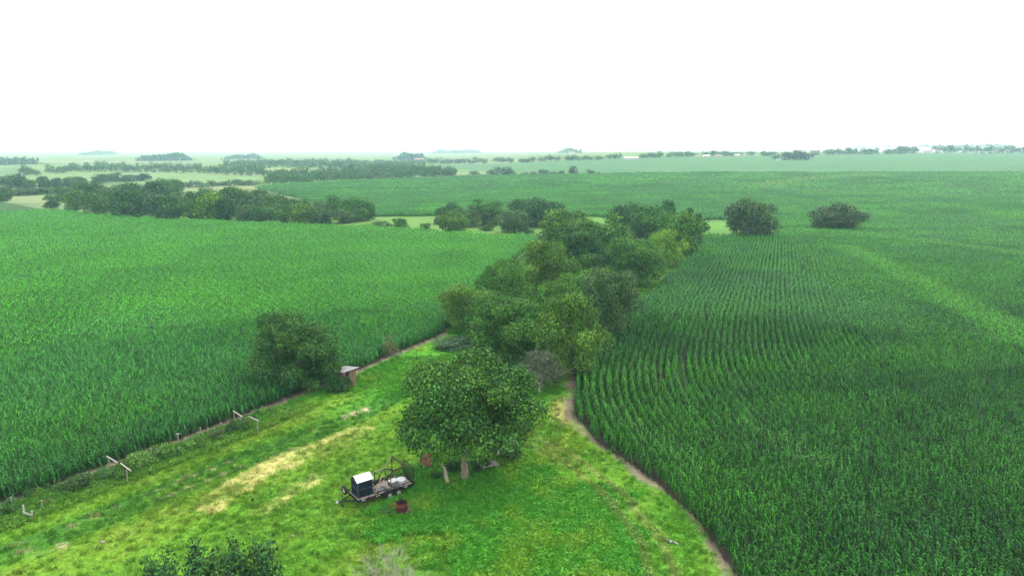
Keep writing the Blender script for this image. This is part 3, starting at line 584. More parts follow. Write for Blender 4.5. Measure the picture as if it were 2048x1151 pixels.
# tops of a shrub and of a dead tree that stand below the lower edge of the picture
cm, C = make_crown(300, 5, 7.5, 6500, .16, nl=60, low=0, spire=True); cc = gp(430, 1151); k = 32.5 / math.hypot(*cc)
o = empty('shrub', cc[0] * k * .985, cc[1] * k * .985, 0, s=(1, .8, 1.55)); link('foliage', cm, o, (.055, .14, .035)); link('stem', make_trunk(300, 5, 7.5, C, 0, .06, 4), o); tag(o, 'upright leafy shrub tops cut by the bottom edge, left of the bare twigs', 'shrub')
b, tips = bare_tree(21, 9.6, .45, m_grey, 5, .055, 3); cc = gp(770, 1151); k = 33 / math.hypot(*cc); o = empty('dead_shrub', cc[0] * k, cc[1] * k, 1.0); b.build('branches', mat('bleached_twigs', (.34, .31, .26), .9, .1), o); tag(o, 'leafless bleached twigs at the bottom edge of the picture', 'dead shrub')

# the long wood left of centre and the hedges behind it
wood = [(107, 418, 389, 20), (155, 426, 380, 27), (200, 433, 386, 30), (255, 439, 377, 38), (310, 441, 386, 33), (348, 442, 392, 30), (390, 443, 398, 28), (428, 444, 385, 36), (458, 445, 394, 30), (496, 447, 408, 25), (527, 448, 412, 25), (575, 448, 408, 28), (612, 452, 407, 36), (642, 450, 420, 25), (690, 448, 418, 24), (712, 444, 396, 30), (735, 442, 405, 15)]
for i, (u, vb, vt, hw) in enumerate(wood):
    c = [G1, G3, G2, GG, GO][(i * 7) % 5]; lb = {0: 'leftmost dark tree standing a little apart from the long wood', 7: 'olive yellow tree in the middle front of the long wood', 12: 'bushy tree bulging out at the wood end', 16: 'small tree at the right tip of the long wood'}.get(i, 'leafy tree in the front rank of the long wood left of centre')
    if i == 7: c = GY
    place('broadleaf_tree', low_k[i % 6], u, vb, vt, hw, c, lb, group='trees of the long wood')
back = [(130, 404, 374, 26), (165, 410, 368, 28), (190, 404, 362, 34), (225, 408, 372, 30), (262, 404, 366, 30), (300, 404, 362, 34), (335, 396, 357, 26), (355, 392, 358, 14), (380, 425, 384, 30), (420, 425, 377, 36), (470, 426, 374, 38), (515, 428, 379, 36), (550, 432, 388, 28), (595, 436, 396, 26), (668, 434, 392, 30), (640, 436, 402, 22), (220, 424, 384, 30), (290, 428, 380, 30), (360, 432, 392, 26), (540, 440, 404, 24)]
for i, (u, vb, vt, hw) in enumerate(back): place('broadleaf_tree', low_k[(i + 3) % 6], u, vb, vt, hw, [G1, G3, G1, GG][i % 4], 'tree top showing behind the front rank of the long wood', group='trees of the long wood')
hedge = [(8, 403, 375, 20), (40, 392, 378, 26), (68, 390, 377, 22), (92, 388, 376, 20), (18, 380, 350, 22), (40, 378, 347, 16), (60, 380, 358, 18), (88, 378, 352, 14), (110, 378, 356, 18), (135, 376, 354, 20), (158, 374, 353, 16), (205, 366, 348, 20), (232, 364, 345, 18), (258, 364, 349, 16), (285, 362, 347, 16), (-20, 385, 352, 24), (-50, 390, 360, 24)]
for i, (u, vb, vt, hw) in enumerate(hedge): place('broadleaf_tree', low_k[i % 6], u, vb, vt, hw, [G1, GG, G3][i % 3], 'hazy tree of the wood at the left edge behind the corn', group='trees at the left edge')

# far trees: one mesh each, crown and trunk together
far_m = []
for i in range(6):
    cm, C = make_crown(400 + i, 10, 11, 330, 1.1, nl=12, low=.0, per=2); far_m.append(cm)
def far(u, vb, vt, hw, tint, label, group):
    p = gp(u, vb); d = math.hypot(*p); z0 = float(H(*p)); o = link('far_tree', far_m[rng.integers(6)], None, tuple(q * rng.uniform(.85, 1.15) for q in tint)); hh = max(3, topx(u, vt, d) - z0); ww = 2 * hw * d / FPX * (p[1] / d) ** 2
    o.location = (p[0], p[1], z0 - .3); o.rotation_euler = (0, 0, rng.uniform(0, 6.28)); o.scale = (ww / 11, ww / 11, hh / 10); return tag(o, label, 'tree', group)
def far_row(pts, step, hpx, label, group, tint=G1, gap=0.0, dv=1.0):
    us = [p[0] for p in pts]; vs_ = [p[1] for p in pts]; u = us[0]
    while u < us[-1]:
        s = rng.uniform(.75, 1.3)
        if rng.random() > gap:
            vb = float(np.interp(u, us, vs_)) + rng.uniform(-dv, dv); far(u, vb, vb - hpx * rng.uniform(.75, 1.2), step * s * .85, tint, label, group)
        u += step * s
far_row([(48, 350), (85, 350)], 13, 19, 'bluish tree in the small clump at the left end of the far treeline', 'small far clump')
far_row([(100, 346), (130, 347)], 12, 16, 'bluish tree in the far row left of the long treeline', 'far row')
far_row([(138, 343), (250, 343), (400, 346), (470, 350), (530, 352)], 12, 20, 'hazy tree in the long treeline beyond the pale left field', 'long far treeline')
far_row([(378, 376), (440, 372), (520, 370)], 15, 13, 'small tree in the hedge right of the long wood', 'hedge right of the wood', GG, .15)
for dv0, sh in ((0, 0), (-7, 6), (-13, 10)):
    far_row([(535 + sh, 369 + dv0), (620, 366 + dv0), (720, 361 + dv0), (820, 356 + dv0), (910 - sh, 354.5 + dv0 * .4)], 14, 19, 'hazy tree in the broad wood above the middle corn field', 'broad far wood')
far_row([(455, 337), (560, 335), (640, 336), (740, 338), (800, 336)], 13, 15, 'pale bluish tree in the wood line behind the broad wood', 'wood line behind')
far_row([(470, 329), (640, 328), (800, 330), (900, 327), (975, 326)], 13, 11, 'very pale tree in the farthest belt left of centre', 'farthest belt')
far_row([(995, 325), (1030, 325)], 11, 11, 'pale tree in the left group along the ridge row', 'ridge row'); far_row([(1042, 324), (1068, 324)], 10, 10, 'pale tree in the second group along the ridge row', 'ridge row')
far_row([(1085, 322), (1200, 319)], 12, 11, 'pale tree in the ridge row left of the low white barn', 'ridge row', gap=.25); far_row([(1218, 318), (1245, 317)], 9, 13, 'bluish tree just left of the low white barn', 'ridge row'); far_row([(1288, 316), (1326, 315)], 11, 12, 'bluish tree just right of the low white barn', 'ridge row')
for u, vb, vt, hw, lb in [(948, 352, 341, 12, 'small hazy tree nearest the broad wood in the field row'), (985, 352, 338, 13, 'left tree of the wide hazy clump in the field row'), (1006, 352, 332, 18, 'tallest tree of the wide hazy clump in the field row'), (1020, 352, 337, 12, 'right tree of the wide hazy clump in the field row'), (1049, 351.5, 343, 9, 'small round tree right of the wide clump'), (1067, 351.5, 342, 8, 'second small round tree right of the wide clump'), (1087, 351.5, 338, 11, 'round tree at the middle of the field row'), (1107, 351, 341, 7, 'narrow small tree in the field row'), (1122, 351, 340, 8, 'narrow tree left of the tallest field row tree'), (1146, 351, 331, 11, 'tallest upright tree in the field row'), (1181, 350, 338, 11, 'round tree at the right end of the field row'), (1197, 350, 346, 4, 'tiny bush beyond the right end of the field row')]:
    far(u, vb, vt, hw, (.06, .11, .04), lb, 'trees of the field row')
for u, vb, vt, hw in [(1572, 320, 303, 13), (1585, 320, 299, 15), (1600, 320, 300, 16), (1615, 320.5, 304, 13), (1552, 320, 308, 9)]: far(u, vb, vt, hw, (.06, .11, .04), 'tree in the dark round clump on the right horizon field', 'dark clump on the ridge')
far_row([(1340, 314), (1420, 312), (1500, 311.5), (1550, 311)], 12, 10, 'pale tree of the farm line left of the dark clump', 'farm line', gap=.15)
far_row([(1630, 310), (1740, 309), (1830, 307)], 12, 13, 'pale tree on the horizon between dark clump and white house', 'horizon line', gap=.1); far_row([(1800, 307), (1840, 307)], 10, 17, 'taller pale tree just left of the white house', 'horizon line'); far_row([(1875, 306.5), (1960, 306.5), (2080, 306.5)], 12, 17, 'tall pale tree on the horizon right of the white house', 'horizon line')
# faint woods close to the horizon read as masses
def far_wood(pts, hpx, label):
    V, F, T = [], [], []; us = [p[0] for p in pts]; vs_ = [p[1] for p in pts]; r = np.random.default_rng(len(label))
    for u in np.arange(us[0], us[-1], 3.0):
        vb = float(np.interp(u, us, vs_)); p = gp(u, vb); d = math.hypot(*p); z0 = float(H(*p)); hh = (topx(u, vb - hpx, d) - topx(u, vb, d)) * min(1, .25 + .06 * min(u - us[0], us[-1] - u)) * (.5 + .9 * float(fbm(np.array([u / 14]), np.array([1.0]), 3, 3)[0])); s = 3.2 * d / FPX
        for k in range(26):
            c = np.array([p[0] + r.normal(0, s), p[1] + r.normal(0, s * 2), z0 + r.random() * hh]); e = r.normal(size=3) * s * .55; f = r.normal(size=3) * s * .55; o = len(V); V += [c - e, c + f, c + e, c - f]; F.append((o, o + 1, o + 2, o + 3)); T += [r.uniform(.7, 1.3)] * 4
    me = np_mesh('far_wood', V, F, np.array(T)); me.materials.append(m_leaf); tag(link('far_wood', me, None, G1), label, 'wood', None, 'stuff')
for pts, hp, lb in (([(-40, 331), (70, 328)], 12, 'faint bluish wood at the left horizon edge'), ([(280, 322), (380, 321)], 13, 'faint bluish wood above the long far treeline'), ([(455, 318), (520, 317)], 8, 'faint pale wood left of centre horizon'), ([(790, 320), (850, 319)], 13, 'faint wood beside the pale roof on the horizon'), ([(870, 307), (960, 306)], 5, 'faintest grey wood near the centre horizon'), ([(1120, 306), (1160, 306)], 9, 'faint trees round the far white house at centre'), ([(170, 310), (230, 309)], 6, 'faintest trees high on the left horizon'), ([(1700, 301), (2100, 298)], 7, 'ghostly tree line behind the right horizon trees')):
    far_wood(pts, hp, lb)
# far houses
m_wall = mat('white_siding', (.6, .59, .57), .7, .3, (1.5, (.93, .93, .93), (1.02, 1.02, 1.02))); m_roofs = [mat('grey_shingle', (.3, .29, .29), .85), mat('red_brown_roof', (.36, .2, .15), .85), mat('white_metal_roof', (.78, .78, .78), .4)]; m_dark = mat('dark_glass', (.03, .035, .04), .15, .5)
def house(u, vb, wpx, hpx, dep, roof, label, cat='house', nw=3):
    p = gp(u, vb); d = math.hypot(*p); W = .75 * wpx * d / FPX; hh = .8 * hpx * d / FPX; o = empty('house' if cat == 'house' else 'barn', p[0], p[1], -math.atan2(p[0], p[1]) + .15)
    hw = hh * .55; MB().box((0, 0, hw / 2 - .1), (W, dep, hw + .2)).build('wall', m_wall, o)
    e = .35; V = [(-W / 2 - e, -dep / 2 - e, hw), (W / 2 + e, -dep / 2 - e, hw), (W / 2 + e, dep / 2 + e, hw), (-W / 2 - e, dep / 2 + e, hw), (-W / 2 - e, 0, hh), (W / 2 + e, 0, hh)]
    MB().add(V, [(0, 1, 5, 4), (2, 3, 4, 5), (1, 2, 5), (3, 0, 4), (3, 2, 1, 0)]).build('roof', roof, o)
    for k in range(nw):
        x = W * ((k + .5) / nw - .5); z = hw * .55; f = MB().box((x, -dep / 2 - .03, z), (min(1.4, W / nw * .5), .08, min(1.5, hw * .5))).build('door' if k == nw // 2 else 'window', m_dark, o)
    return tag(o, label, cat)
house(1855, 306.5, 17, 7, 10, m_roofs[0], 'white house with grey roof on the right horizon')
house(1262, 318.5, 34, 5.5, 12, m_roofs[2], 'long low white barn in the ridge row at centre', 'barn', 5)
house(1412, 314, 16, 5, 9, m_roofs[2], 'pale farmhouse in the farm line, left of its twin'); house(1436, 313.5, 10, 6, 9, m_roofs[1], 'small farmhouse with red brown roof in the farm line'); house(1474, 312.5, 13, 5, 9, m_roofs[2], 'white shed roof house farthest right in the farm line')
house(1143, 307.5, 14, 5, 12, m_roofs[1], 'faint white house with reddish roof near the centre horizon'); house(838, 321, 24, 6, 12, m_roofs[1], 'faint long building with reddish roof left of centre horizon'); house(1556, 321, 8, 4, 5, m_roofs[0], 'tiny shed at the left foot of the dark horizon clump', 'shed', 1)

# ------------------------------------------------------------------ trailer and what is on it
m_blk = mat('black_painted_steel', (.016, .016, .017), .65, .2, (6, (.7, .7, .7), (1.6, 1.5, 1.4))); m_tyre = mat('tyre_rubber', (.025, .025, .026), .85, .2); m_rim = mat('grey_steel_rim', (.5, .5, .5), .45, .5, metal=.3)
m_deck = mat('weathered_deck_boards', (.42, .37, .32), .9, .1, (5, (.6, .58, .55), (1.25, 1.25, 1.25))); m_rust = mat('rusty_iron', (.12, .035, .024), .85, .2, (5, (.45, .4, .4), (1.5, 1.4, 1.3)), bump=.4); m_redrust = mat('red_brown_sheet', (.3, .1, .075), .8, .2, (3, (.65, .65, .65), (1.3, 1.3, 1.3)))
m_navy = mat('dark_navy_sheet', (.008, .014, .026), .7, .12, (4, (.7, .7, .7), (1.5, 1.5, 1.5))); m_wht = mat('white_sheet_metal', (.78, .79, .8), .5, .4, (3, (.85, .85, .85), (1.05, 1.05, 1.05))); m_olive = mat('grey_green_pipe', (.24, .24, .17), .6, .3, (5, (.6, .6, .6), (1.3, 1.3, 1.3))); m_tan = mat('tan_pole', (.5, .33, .22), .7); m_grn = mat('grey_tarpaulin', (.2, .22, .22), .7)
pr, pf = gp(824, 981), gp(716, 1016); LEN = 4.7; W2 = .92
dirf = (pf - pr) / np.linalg.norm(pf - pr); TA = math.atan2(dirf[1], dirf[0]); T0 = gp(827, 965, .62) 
TS = .94; tr = empty('flatbed_trailer', T0[0], T0[1], TA, s=(TS, TS, TS)); tag(tr, 'black tandem axle flatbed trailer parked on the mown grass', 'trailer')
# local frame: x forward to the hitch, near side at y = +0 .. far side at y = -1.85 (camera side is y = 0)
side = -1 if (Matrix.Rotation(TA, 2) @ Vector((0, 1))).y < 0 else 1
def ly(v): return v * side                           # v metres away from the camera side
BW = 1.85
b = MB()
for k in range(12): b.box((2.35, ly(.08 + (k + .5) * (BW - .16) / 12), .60), (4.6, (BW - .16) / 12 - .012, .04))
b.build('deck', m_deck, tr)
b = MB()
for v in (.03, BW - .03): b.box((2.35, ly(v), .54), (4.7, .06, .16)); b.tube([(0, ly(v), .82), (4.7, ly(v), .82)], .028, 6)
for x in (.0, 4.7): b.box((x, ly(BW / 2), .54), (.06, BW, .16))
for k in range(9): b.box((.25 + k * .53, ly(BW / 2), .5), (.06, BW - .14, .09))
b.build('frame', m_blk, tr)
b = MB(); b.tube([(4.72, ly(.0), .82), (4.72, ly(BW), .82)], .028, 6)
b.build('front_rail', m_blk, tr)
for v in (0.0, BW):
    for k in range(7): MB().box((.12 + k * .745, ly(v), .69), (.06, .05, .3)).build('stake', m_blk, tr)
MB().tube([(4.7, ly(.35), .5), (5.75, ly(BW / 2), .5)], .06, 4).tube([(4.7, ly(BW - .35), .5), (5.75, ly(BW / 2), .5)], .06, 4).tube([(5.6, ly(BW / 2), .5), (6.0, ly(BW / 2), .5)], .06, 6).build('tongue', m_blk, tr)
MB().box((6.02, ly(BW / 2), .53), (.2, .13, .12), taper=.7).build('coupler', m_rim, tr)
MB().tube([(5.55, ly(BW / 2 + .12), .02), (5.55, ly(BW / 2 + .12), .95)], .035, 8).tube([(5.55, ly(BW / 2 + .12), .93), (5.55, ly(BW / 2 + .35), .93)], .015, 6).box((5.55, ly(BW / 2 + .12), .03), (.18, .18, .04)).build('jack', m_blk, tr)
def wheel(x, v, z, axis='Y', flip=1):
    t = MB(); R0 = .345; prof = [(.19, -.09), (R0 - .05, -.105), (R0 - .01, -.09), (R0, -.05), (R0, .05), (R0 - .01, .09), (R0 - .05, .105), (.19, .09)]
    ty = t.lathe(prof, (0, 0, 0), axis, 28).build('wheel', m_tyre, tr, True); ty.location = (x, ly(v), z)
    MB().lathe([(.0, .03), (.07, .05), (.08, .02), (.15, .01), (.18, .05), (.195, .085), (.2, -.085)] if flip > 0 else [(.0, -.03), (.07, -.05), (.08, -.02), (.15, -.01), (.18, -.05), (.195, -.085), (.2, .085)], (0, 0, 0), axis, 24).build('rim', m_rim, ty, True)
    b = MB()
    for k in range(5): b.lathe([(.0, .075), (.018, .07), (.018, .02)] if flip > 0 else [(.0, -.075), (.018, -.07), (.018, -.02)], (.11 * math.cos(k * 1.257), 0, .11 * math.sin(k * 1.257)) if axis == 'Y' else (0, .11 * math.cos(k * 1.257), .11 * math.sin(k * 1.257)), axis, 6)
    b.build('lug_nuts', m_blk, ty); return ty
for x in (1.42, 2.2):
    for v in (-.13, BW + .13): wheel(x, v, .345, 'Y', -side if v < 0 else side)
for v in (-.13, BW + .13):
    b = MB(); pts = [(.98, .5), (1.05, .7), (1.2, .765), (2.42, .765), (2.57, .7), (2.64, .5)]
    for (x0, z0), (x1, z1) in zip(pts, pts[1:]): b.add([(x0, ly(v - .13), z0), (x1, ly(v - .13), z1), (x1, ly(v + .13), z1), (x0, ly(v + .13), z0), (x0, ly(v - .13), z0 - .012), (x1, ly(v - .13), z1 - .012), (x1, ly(v + .13), z1 - .012), (x0, ly(v + .13), z0 - .012)], [(0, 1, 2, 3), (7, 6, 5, 4), (0, 4, 5, 1), (3, 2, 6, 7)])
    b.build('fender', m_blk, tr)
MB().tube([(1.42, ly(0), .345), (1.42, ly(BW), .345)], .04).tube([(2.2, ly(0), .345), (2.2, ly(BW), .345)], .04).build('axles', m_blk, tr)
wheel(5.0, BW - .05, .86, 'X', 1)['label'] = 'spare wheel on the front corner'
MB().box((4.86, ly(BW - .05), .72), (.24, .06, .3)).build('spare_bracket', m_blk, tr)
for v in (.1, BW - .1): MB().box((-.04, ly(v), .53), (.03, .14, .09)).build('tail_light', mat('red_lens', (.35, .02, .02), .3), tr)
for x in (.7, 3.1, 3.7, 4.3): MB().box((x, ly(-.004), .545), (.3, .008, .05)).build('reflector_strip', m_wht if x != 3.7 else bpy.data.materials['red_lens'], tr)
gate = MB(); gw = BW - .1
for x, z0, z1 in ((0, .55, 1.95),):
    for k in range(2): gate.tube([(-.05, ly(.05 + k * gw), z0), (-.12, ly(.05 + k * gw), z1)], .03)
    gate.tube([(-.12, ly(.05), z1), (-.12, ly(.05 + gw), z1)], .03).tube([(-.08, ly(.05), 1.2), (-.08, ly(.05 + gw), 1.2)], .025).tube([(-.05, ly(.05), .62), (-.05, ly(.05 + gw), .62)], .025)
gt = gate.build('ramp_gate', m_blk, tr)
for k in range(9): MB().tube([(-.055, ly(.05 + gw * (k + 1) / 10), .62), (-.12, ly(.05 + gw * (k + 1) / 10), 1.93)], .022, 5).build('gate_bar', m_blk, gt)
for k in range(6): MB().tube([(-.06 - .05 * k / 5, ly(.06), .75 + .2 * k), (-.06 - .05 * k / 5, ly(.04 + gw), .75 + .2 * k)], .014, 4).build('gate_wire', m_blk, gt)
def onbed(name, x, v, z=.62, rz=0):
    c, s = math.cos(TA), math.sin(TA); yy = ly(v) * TS; x *= TS; o = empty(name, T0[0] + c * x - s * yy, T0[1] + s * x + c * yy, TA + rz, z * TS, s=(TS, TS, TS)); return o
# navy cabinet with a white ridged roof at the front of the bed
o = onbed('storage_cabinet', 3.95, .95); cw, cdp, chh = 1.2, 1.15, 1.28
MB().box((0, 0, chh / 2), (cw, cdp, chh)).build('body', m_navy, o)
for sx in (-1, 1): MB().add([(sx * cw / 2, -cdp / 2, chh), (sx * cw / 2, cdp / 2, chh), (sx * cw / 2, 0, chh + .3), (sx * (cw / 2 - .02), -cdp / 2, chh), (sx * (cw / 2 - .02), cdp / 2, chh), (sx * (cw / 2 - .02), 0, chh + .3)], [(0, 1, 2), (5, 4, 3), (0, 2, 5, 3), (1, 4, 5, 2)]).build('gable', m_navy, o)
for sy in (-1, 1):
    a = math.atan2(.3, cdp / 2); sl = math.hypot(.3, cdp / 2) + .1
    MB().box((0, sy * (cdp / 4 + .035), chh + .155), (cw + .16, sl, .025), (sy * -a, 0, 0)).build('roof_panel', m_wht, o)
for z in (.62, 1.24): MB().box((0, 0, z), (cw + .03, cdp + .03, .03)).build('trim_band', mat('faded_band', (.07, .075, .09), .6), o)
for sx in (-1, 1):
    for sy in (-1, 1): MB().box((sx * (cw / 2 + .004), sy * (cdp / 2 + .004), chh / 2 - .02), (.05, .05, chh - .06)).build('corner_post', bpy.data.materials['faded_band'], o)
b = MB()
for k in range(3): b.box((-.22 + k * .24, ly(-.31), chh + .165), (.17, .035, .012), (math.atan2(.3, cdp / 2) * side, 0, 0))
b.build('roof_slots', m_blk, o); tag(o, 'dark navy cabinet with white gabled roof on the trailer front', 'cabinet')
# welded pipe frame lying over the bed
o = onbed('pipe_frame', 1.6, .95); A_ = [(1.75, -.55, .1), (1.0, -.55, 1.15), (.2, -.55, 1.2), (-.5, -.5, 2.1), (-1.35, -.6, 1.35)]; B_ = [(1.75, .3, .05), (.6, .35, .75), (-.2, .4, 1.3), (-1.0, .45, 1.45), (-1.5, .5, .1)]
fix = lambda p: p
poles = [(A_[0], A_[1]), (A_[1], A_[2]), (A_[2], A_[3]), (A_[3], A_[4]), (B_[0], B_[1]), (B_[1], B_[2]), (B_[2], B_[3]), (B_[3], B_[4]), (A_[1], (1.0, -.55, .1)), (A_[3], (-.5, -.5, .05)), (A_[2], B_[2]), (A_[4], B_[3]), (A_[0], B_[0]), ((.2, .35, .05), A_[2]), (A_[1], B_[1]), ((1.7, .2, .3), (-1.35, .3, 1.5)), ((1.5, -.2, .2), (-.9, .1, .95)), (A_[3], B_[3]), ((.2, .6, 1.0), (.2, .62, .05)), (A_[0], (-.4, -.55, .45)), ((1.0, -.5, .12), A_[2])]
for i, (p, q) in enumerate(poles): MB().tube([fix(p), fix(q)],   .042 if i < 13 else .03, 6).build('pipe', [m_olive, m_blk, m_rust][(0 if i < 5 else 1 if i % 3 else 2)], o)
tag(o, 'tangled welded pipe frame standing on the trailer bed', 'pipe frame')
o = onbed('leaning_pole', 3.2, .02); MB().tube([(.15, 0, .05), (-.75, ly(.45), 1.3)], .03, 6).build('pole', m_tan, o); MB().lathe([(.034, -.02), (.034, .05)], (.15, 0, .06), 'Z', 8).build('foot', m_blk, o); tag(o, 'tan pole leaning against the trailer side near the cabinet', 'pole')
o = onbed('white_tub', .75, .62); MB().lathe([(.0, .02), (.3, .02), (.34, .3), (.37, .34), (.37, .37), (.3, .38), (.1, .41), (.0, .41)], n=20).build('tub', m_wht, o, True); MB().box((0, 0, .42), (.3, .1, .03)).build('handle', m_wht, o); tag(o, 'round lidded white tub at the trailer rear', 'tub')
o = onbed('white_box', 1.42, .75, rz=.2); MB().box((0, 0, .18), (.62, .5, .36)).build('box', mat('grey_box', (.2, .2, .21), .6), o); MB().box((0, 0, .385), (.68, .56, .04)).build('lid', m_wht, o); tag(o, 'grey box with white lid on the trailer next to the round tub', 'box')
o = onbed('rolled_tarp', 2.75, .5, rz=.1)
for k in range(3): MB().tube([(-.6, (k - 1) * .17, .1), (-.2, (k - 1) * .16 + .02, .12), (.5, (k - 1) * .17, .1)], [.1, .09, .1], 10).build('roll', m_grn, o, True)
for x in (-.35, .3): MB().box((x, 0, .12), (.05, .58, .2)).build('strap', m_blk, o)
tag(o, 'rolled grey tarpaulins lying on the deck boards', 'tarpaulin')
# rusty drum and weeds round it
p = gp(804, 1027); o = empty('rusty_drum', p[0], p[1], .3)
b = MB().lathe([(.0, .12), (.33, .12), (.36, .9), (.385, .92), (.385, .0), (.4, .02), (.385, .05), (.385, .3), (.4, .32), (.385, .34), (.385, .6), (.4, .62), (.385, .64), (.39, .92)], n=28); b.build('drum', m_rust, o, True)
b = MB(); r = random.Random(6)
for k in range(26): a = r.uniform(0, 6.28); q = r.uniform(0, .28); b.box((q * math.cos(a), q * math.sin(a), .45 + r.uniform(0, .2)), (r.uniform(.05, .16), .06, .05), (r.uniform(0, 3), r.uniform(0, 3), 0))
MB().lathe([(.0, .5), (.345, .5), (.358, .9)], n=24).build('black_inside', m_blk, o)  # drum interior: inner wall and floor in plain black
b.build('ash_and_scrap', mat('burnt_scrap', (.05, .03, .028), .95), o); tag(o, 'open rusty red burn drum in the weeds in front of the trailer', 'drum')
for (u, v, hw, hp, c, lb) in [(789, 1022, 9, 18, (.28, .2, .05), 'dry yellow weed at the left side of the rusty drum'), (775, 1035, 14, 16, (.07, .17, .05), 'leafy green weed left below the rusty drum'), (818, 1032, 8, 8, (.3, .2, .15), 'pinkish brown dead weed at the right of the drum')]:
    cm, C = make_crown(int(u), 1, 1.2, 130, .1, nl=6, low=0); place('weed_plant', (cm, make_trunk(int(u), 1, 1.2, C, 0, .015, 3), 1, 1.2), u, v, v - hp, hw, c, lb, 'weed')
# rusty panel on legs, logs, slatted bench
p = gp(852, 936); o = empty('rusty_panel_stand', p[0], p[1], -.1); MB().box((0, 0, .72), (.92, .05, .98), (-.25, 0, 0)).build('panel', m_redrust, o)
for sx in (-1, 1): MB().tube([(sx * .42, .15, -.02), (sx * .42, .02, .75)], .03).build('leg', m_blk, o); MB().tube([(sx * .45, -.25, -.02), (sx * .45, -.03, .6)], .025).build('leg', m_grey, o)
b = MB().box((0, -.235, .26), (.98, .05, .05), (-.25, 0, 0)); b.build('bottom_rail', m_blk, o)
for k in range(4): MB().box((-.33 + k * .22, -.03, .725), (.012, .012, .96), (-.25, 0, 0)).build('rib', m_redrust, o)
tag(o, 'red brown rusty metal panel on legs left of the big tree', 'panel')
p = gp(897, 970); o = empty('fallen_branch', p[0], p[1], 0); MB().tube([(0, 0, -.05), (-.12, .05, .45), (-.22, .1, .95), (-.28, .12, 1.35), (-.5, .15, 1.72)], [.17, .15, .13, .1, .05], 9).build('limb', mat('bare_wood', (.42, .36, .28), .9, .1, (5, (.55, .55, .55), (1.3, 1.3, 1.3)), bump=.6), o, True); MB().tube([(-.2, .08, .9), (-.12, -.1, 1.02)], [.06, .04], 7).build('knot', m_grey, o)
tag(o, 'curved barkless limb standing up left of the pale trunk', 'branch')
p = gp(882, 962); o = empty('log', p[0], p[1], 0); MB().tube([(-.75, .1, .1), (-.2, 0, .11), (.5, .05, .1), (.85, .2, .16)], [.08, .1, .09, .06], 9).build('log', bpy.data.materials['bare_wood'], o, True); MB().tube([(.2, .03, .15), (.4, -.15, .35)], [.04, .02], 6).build('stub', m_grey, o); tag(o, 'short pale log lying on the ground at the upright limb', 'log')
p = gp(978, 938); o = empty('slatted_bench', p[0], p[1], .35)
for k in range(7): MB().box((0, -.42 + k * .14, .47), (1.45, .085, .035)).build('slat', m_grey, o)
for sx in (-1, 1):
    MB().box((sx * .55, 0, .42), (.07, .95, .06)).build('cross_rail', m_grey, o)
    for sy in (-1, 1): MB().box((sx * .55, sy * .38, .2), (.07, .07, .42)).build('leg', m_grey, o)
tag(o, 'grey slatted wooden bench under the right side of the big tree', 'bench')
# plank shed by the round tree
p = gp(700, 774); a = math.atan2(*(gp(718, 768) - gp(684, 780))[::-1]); o = empty('plank_shed', p[0], p[1], a); SW, SDp, SH = 1.75, 1.8, 1.9
m_tin = mat('dull_tin', (.42, .42, .42), .5, .4, (2.5, (.6, .57, .55), (1.1, 1.1, 1.1))); m_plank = [mat('red_brown_plank', (.3, .15, .1), .9, .1, (4, (.6, .6, .6), (1.3, 1.3, 1.3))), mat('greyed_plank', (.36, .25, .19), .9, .1, (4, (.6, .6, .6), (1.3, 1.3, 1.3)))]
for k in range(11):
    x = -SW / 2 + (k + .5) * SW / 11
    if k in (2, 3, 4): continue
    MB().box((x, 0, SH / 2), (SW / 11 - .05, .04, SH)).build('plank', m_plank[k % 2], o)
    MB().box((x, SDp, SH / 2 - .2), (SW / 11 - .03, .04, SH - .4)).build('plank', m_plank[(k + 1) % 2], o)
for k in range(9):
    for sx in (-1, 1): MB().box((sx * (SW / 2 - .02), (k + .5) * SDp / 9, SH / 2 - .1), (.04, SDp / 9 - .03, SH - .2)).build('plank', m_plank[k % 2], o)
for sx in (-1, 1):
    for y in (.06, SDp - .06): MB().box((sx * (SW / 2 - .08), y, SH / 2 - .15), (.1, .1, SH - .3)).build('post', m_grey, o)
rf = MB().box((0, SDp / 2 - .1, SH - .02), (SW + .5, SDp + .6, .03), (-.12, 0, 0)).build('roof', m_tin, o)
for k in range(9): MB().box((-SW / 2 - .1 + k * (SW + .2) / 8, SDp / 2 - .1, SH + .005), (.04, SDp + .58, .03), (-.12, 0, 0)).build('roof_rib', m_tin, rf)
tag(o, 'small lean-to shed of red brown planks with white tin roof beside the round tree', 'shed')
# old trellis row
m_wp = mat('bleached_timber', (.42, .4, .36), .85, .1, (6, (.7, .7, .7), (1.1, 1.1, 1.1)))
def crossarm(u0, v0, u1, v1, h, label, broken=False):
    a, c = gp(u0, v0, h), gp(u1, v1, h); m_ = (a + c) / 2; L_ = np.linalg.norm(c - a); o = empty('trellis_post', m_[0], m_[1], math.atan2(*(c - a)[::-1]))
    if broken: MB().box((-L_ * .27, 0, h), (L_ * .46, .07, .06), (0, .05, 0)).build('crossarm', m_wp, o); MB().box((L_ * .3, 0, h - .05), (L_ * .42, .07, .06), (0, .12, 0)).build('crossarm', m_wp, o)
    else: MB().box((0, 0, h), (L_, .07, .06)).build('crossarm', m_wp, o)
    for sx in (-.42, .32): MB().tube([(L_ * sx, 0, -.1), (L_ * sx + .02, 0, h - .04)], .045, 6).build('post', m_grey, o)
    return tag(o, label, 'trellis', 'trellis posts of the old vine row')
crossarm(213, 912, 261, 937, 1.35, 'trellis with long broken white crossarm at the soil strip', True); crossarm(466, 821, 484, 832, 1.4, 'trellis with short white crossarm nearest the round tree, corn side'); crossarm(497, 832, 518, 841, 1.3, 'trellis with white crossarm nearest the round tree, meadow side')
p = gp(57, 1036); o = empty('rail_stub', p[0], p[1], -.35)
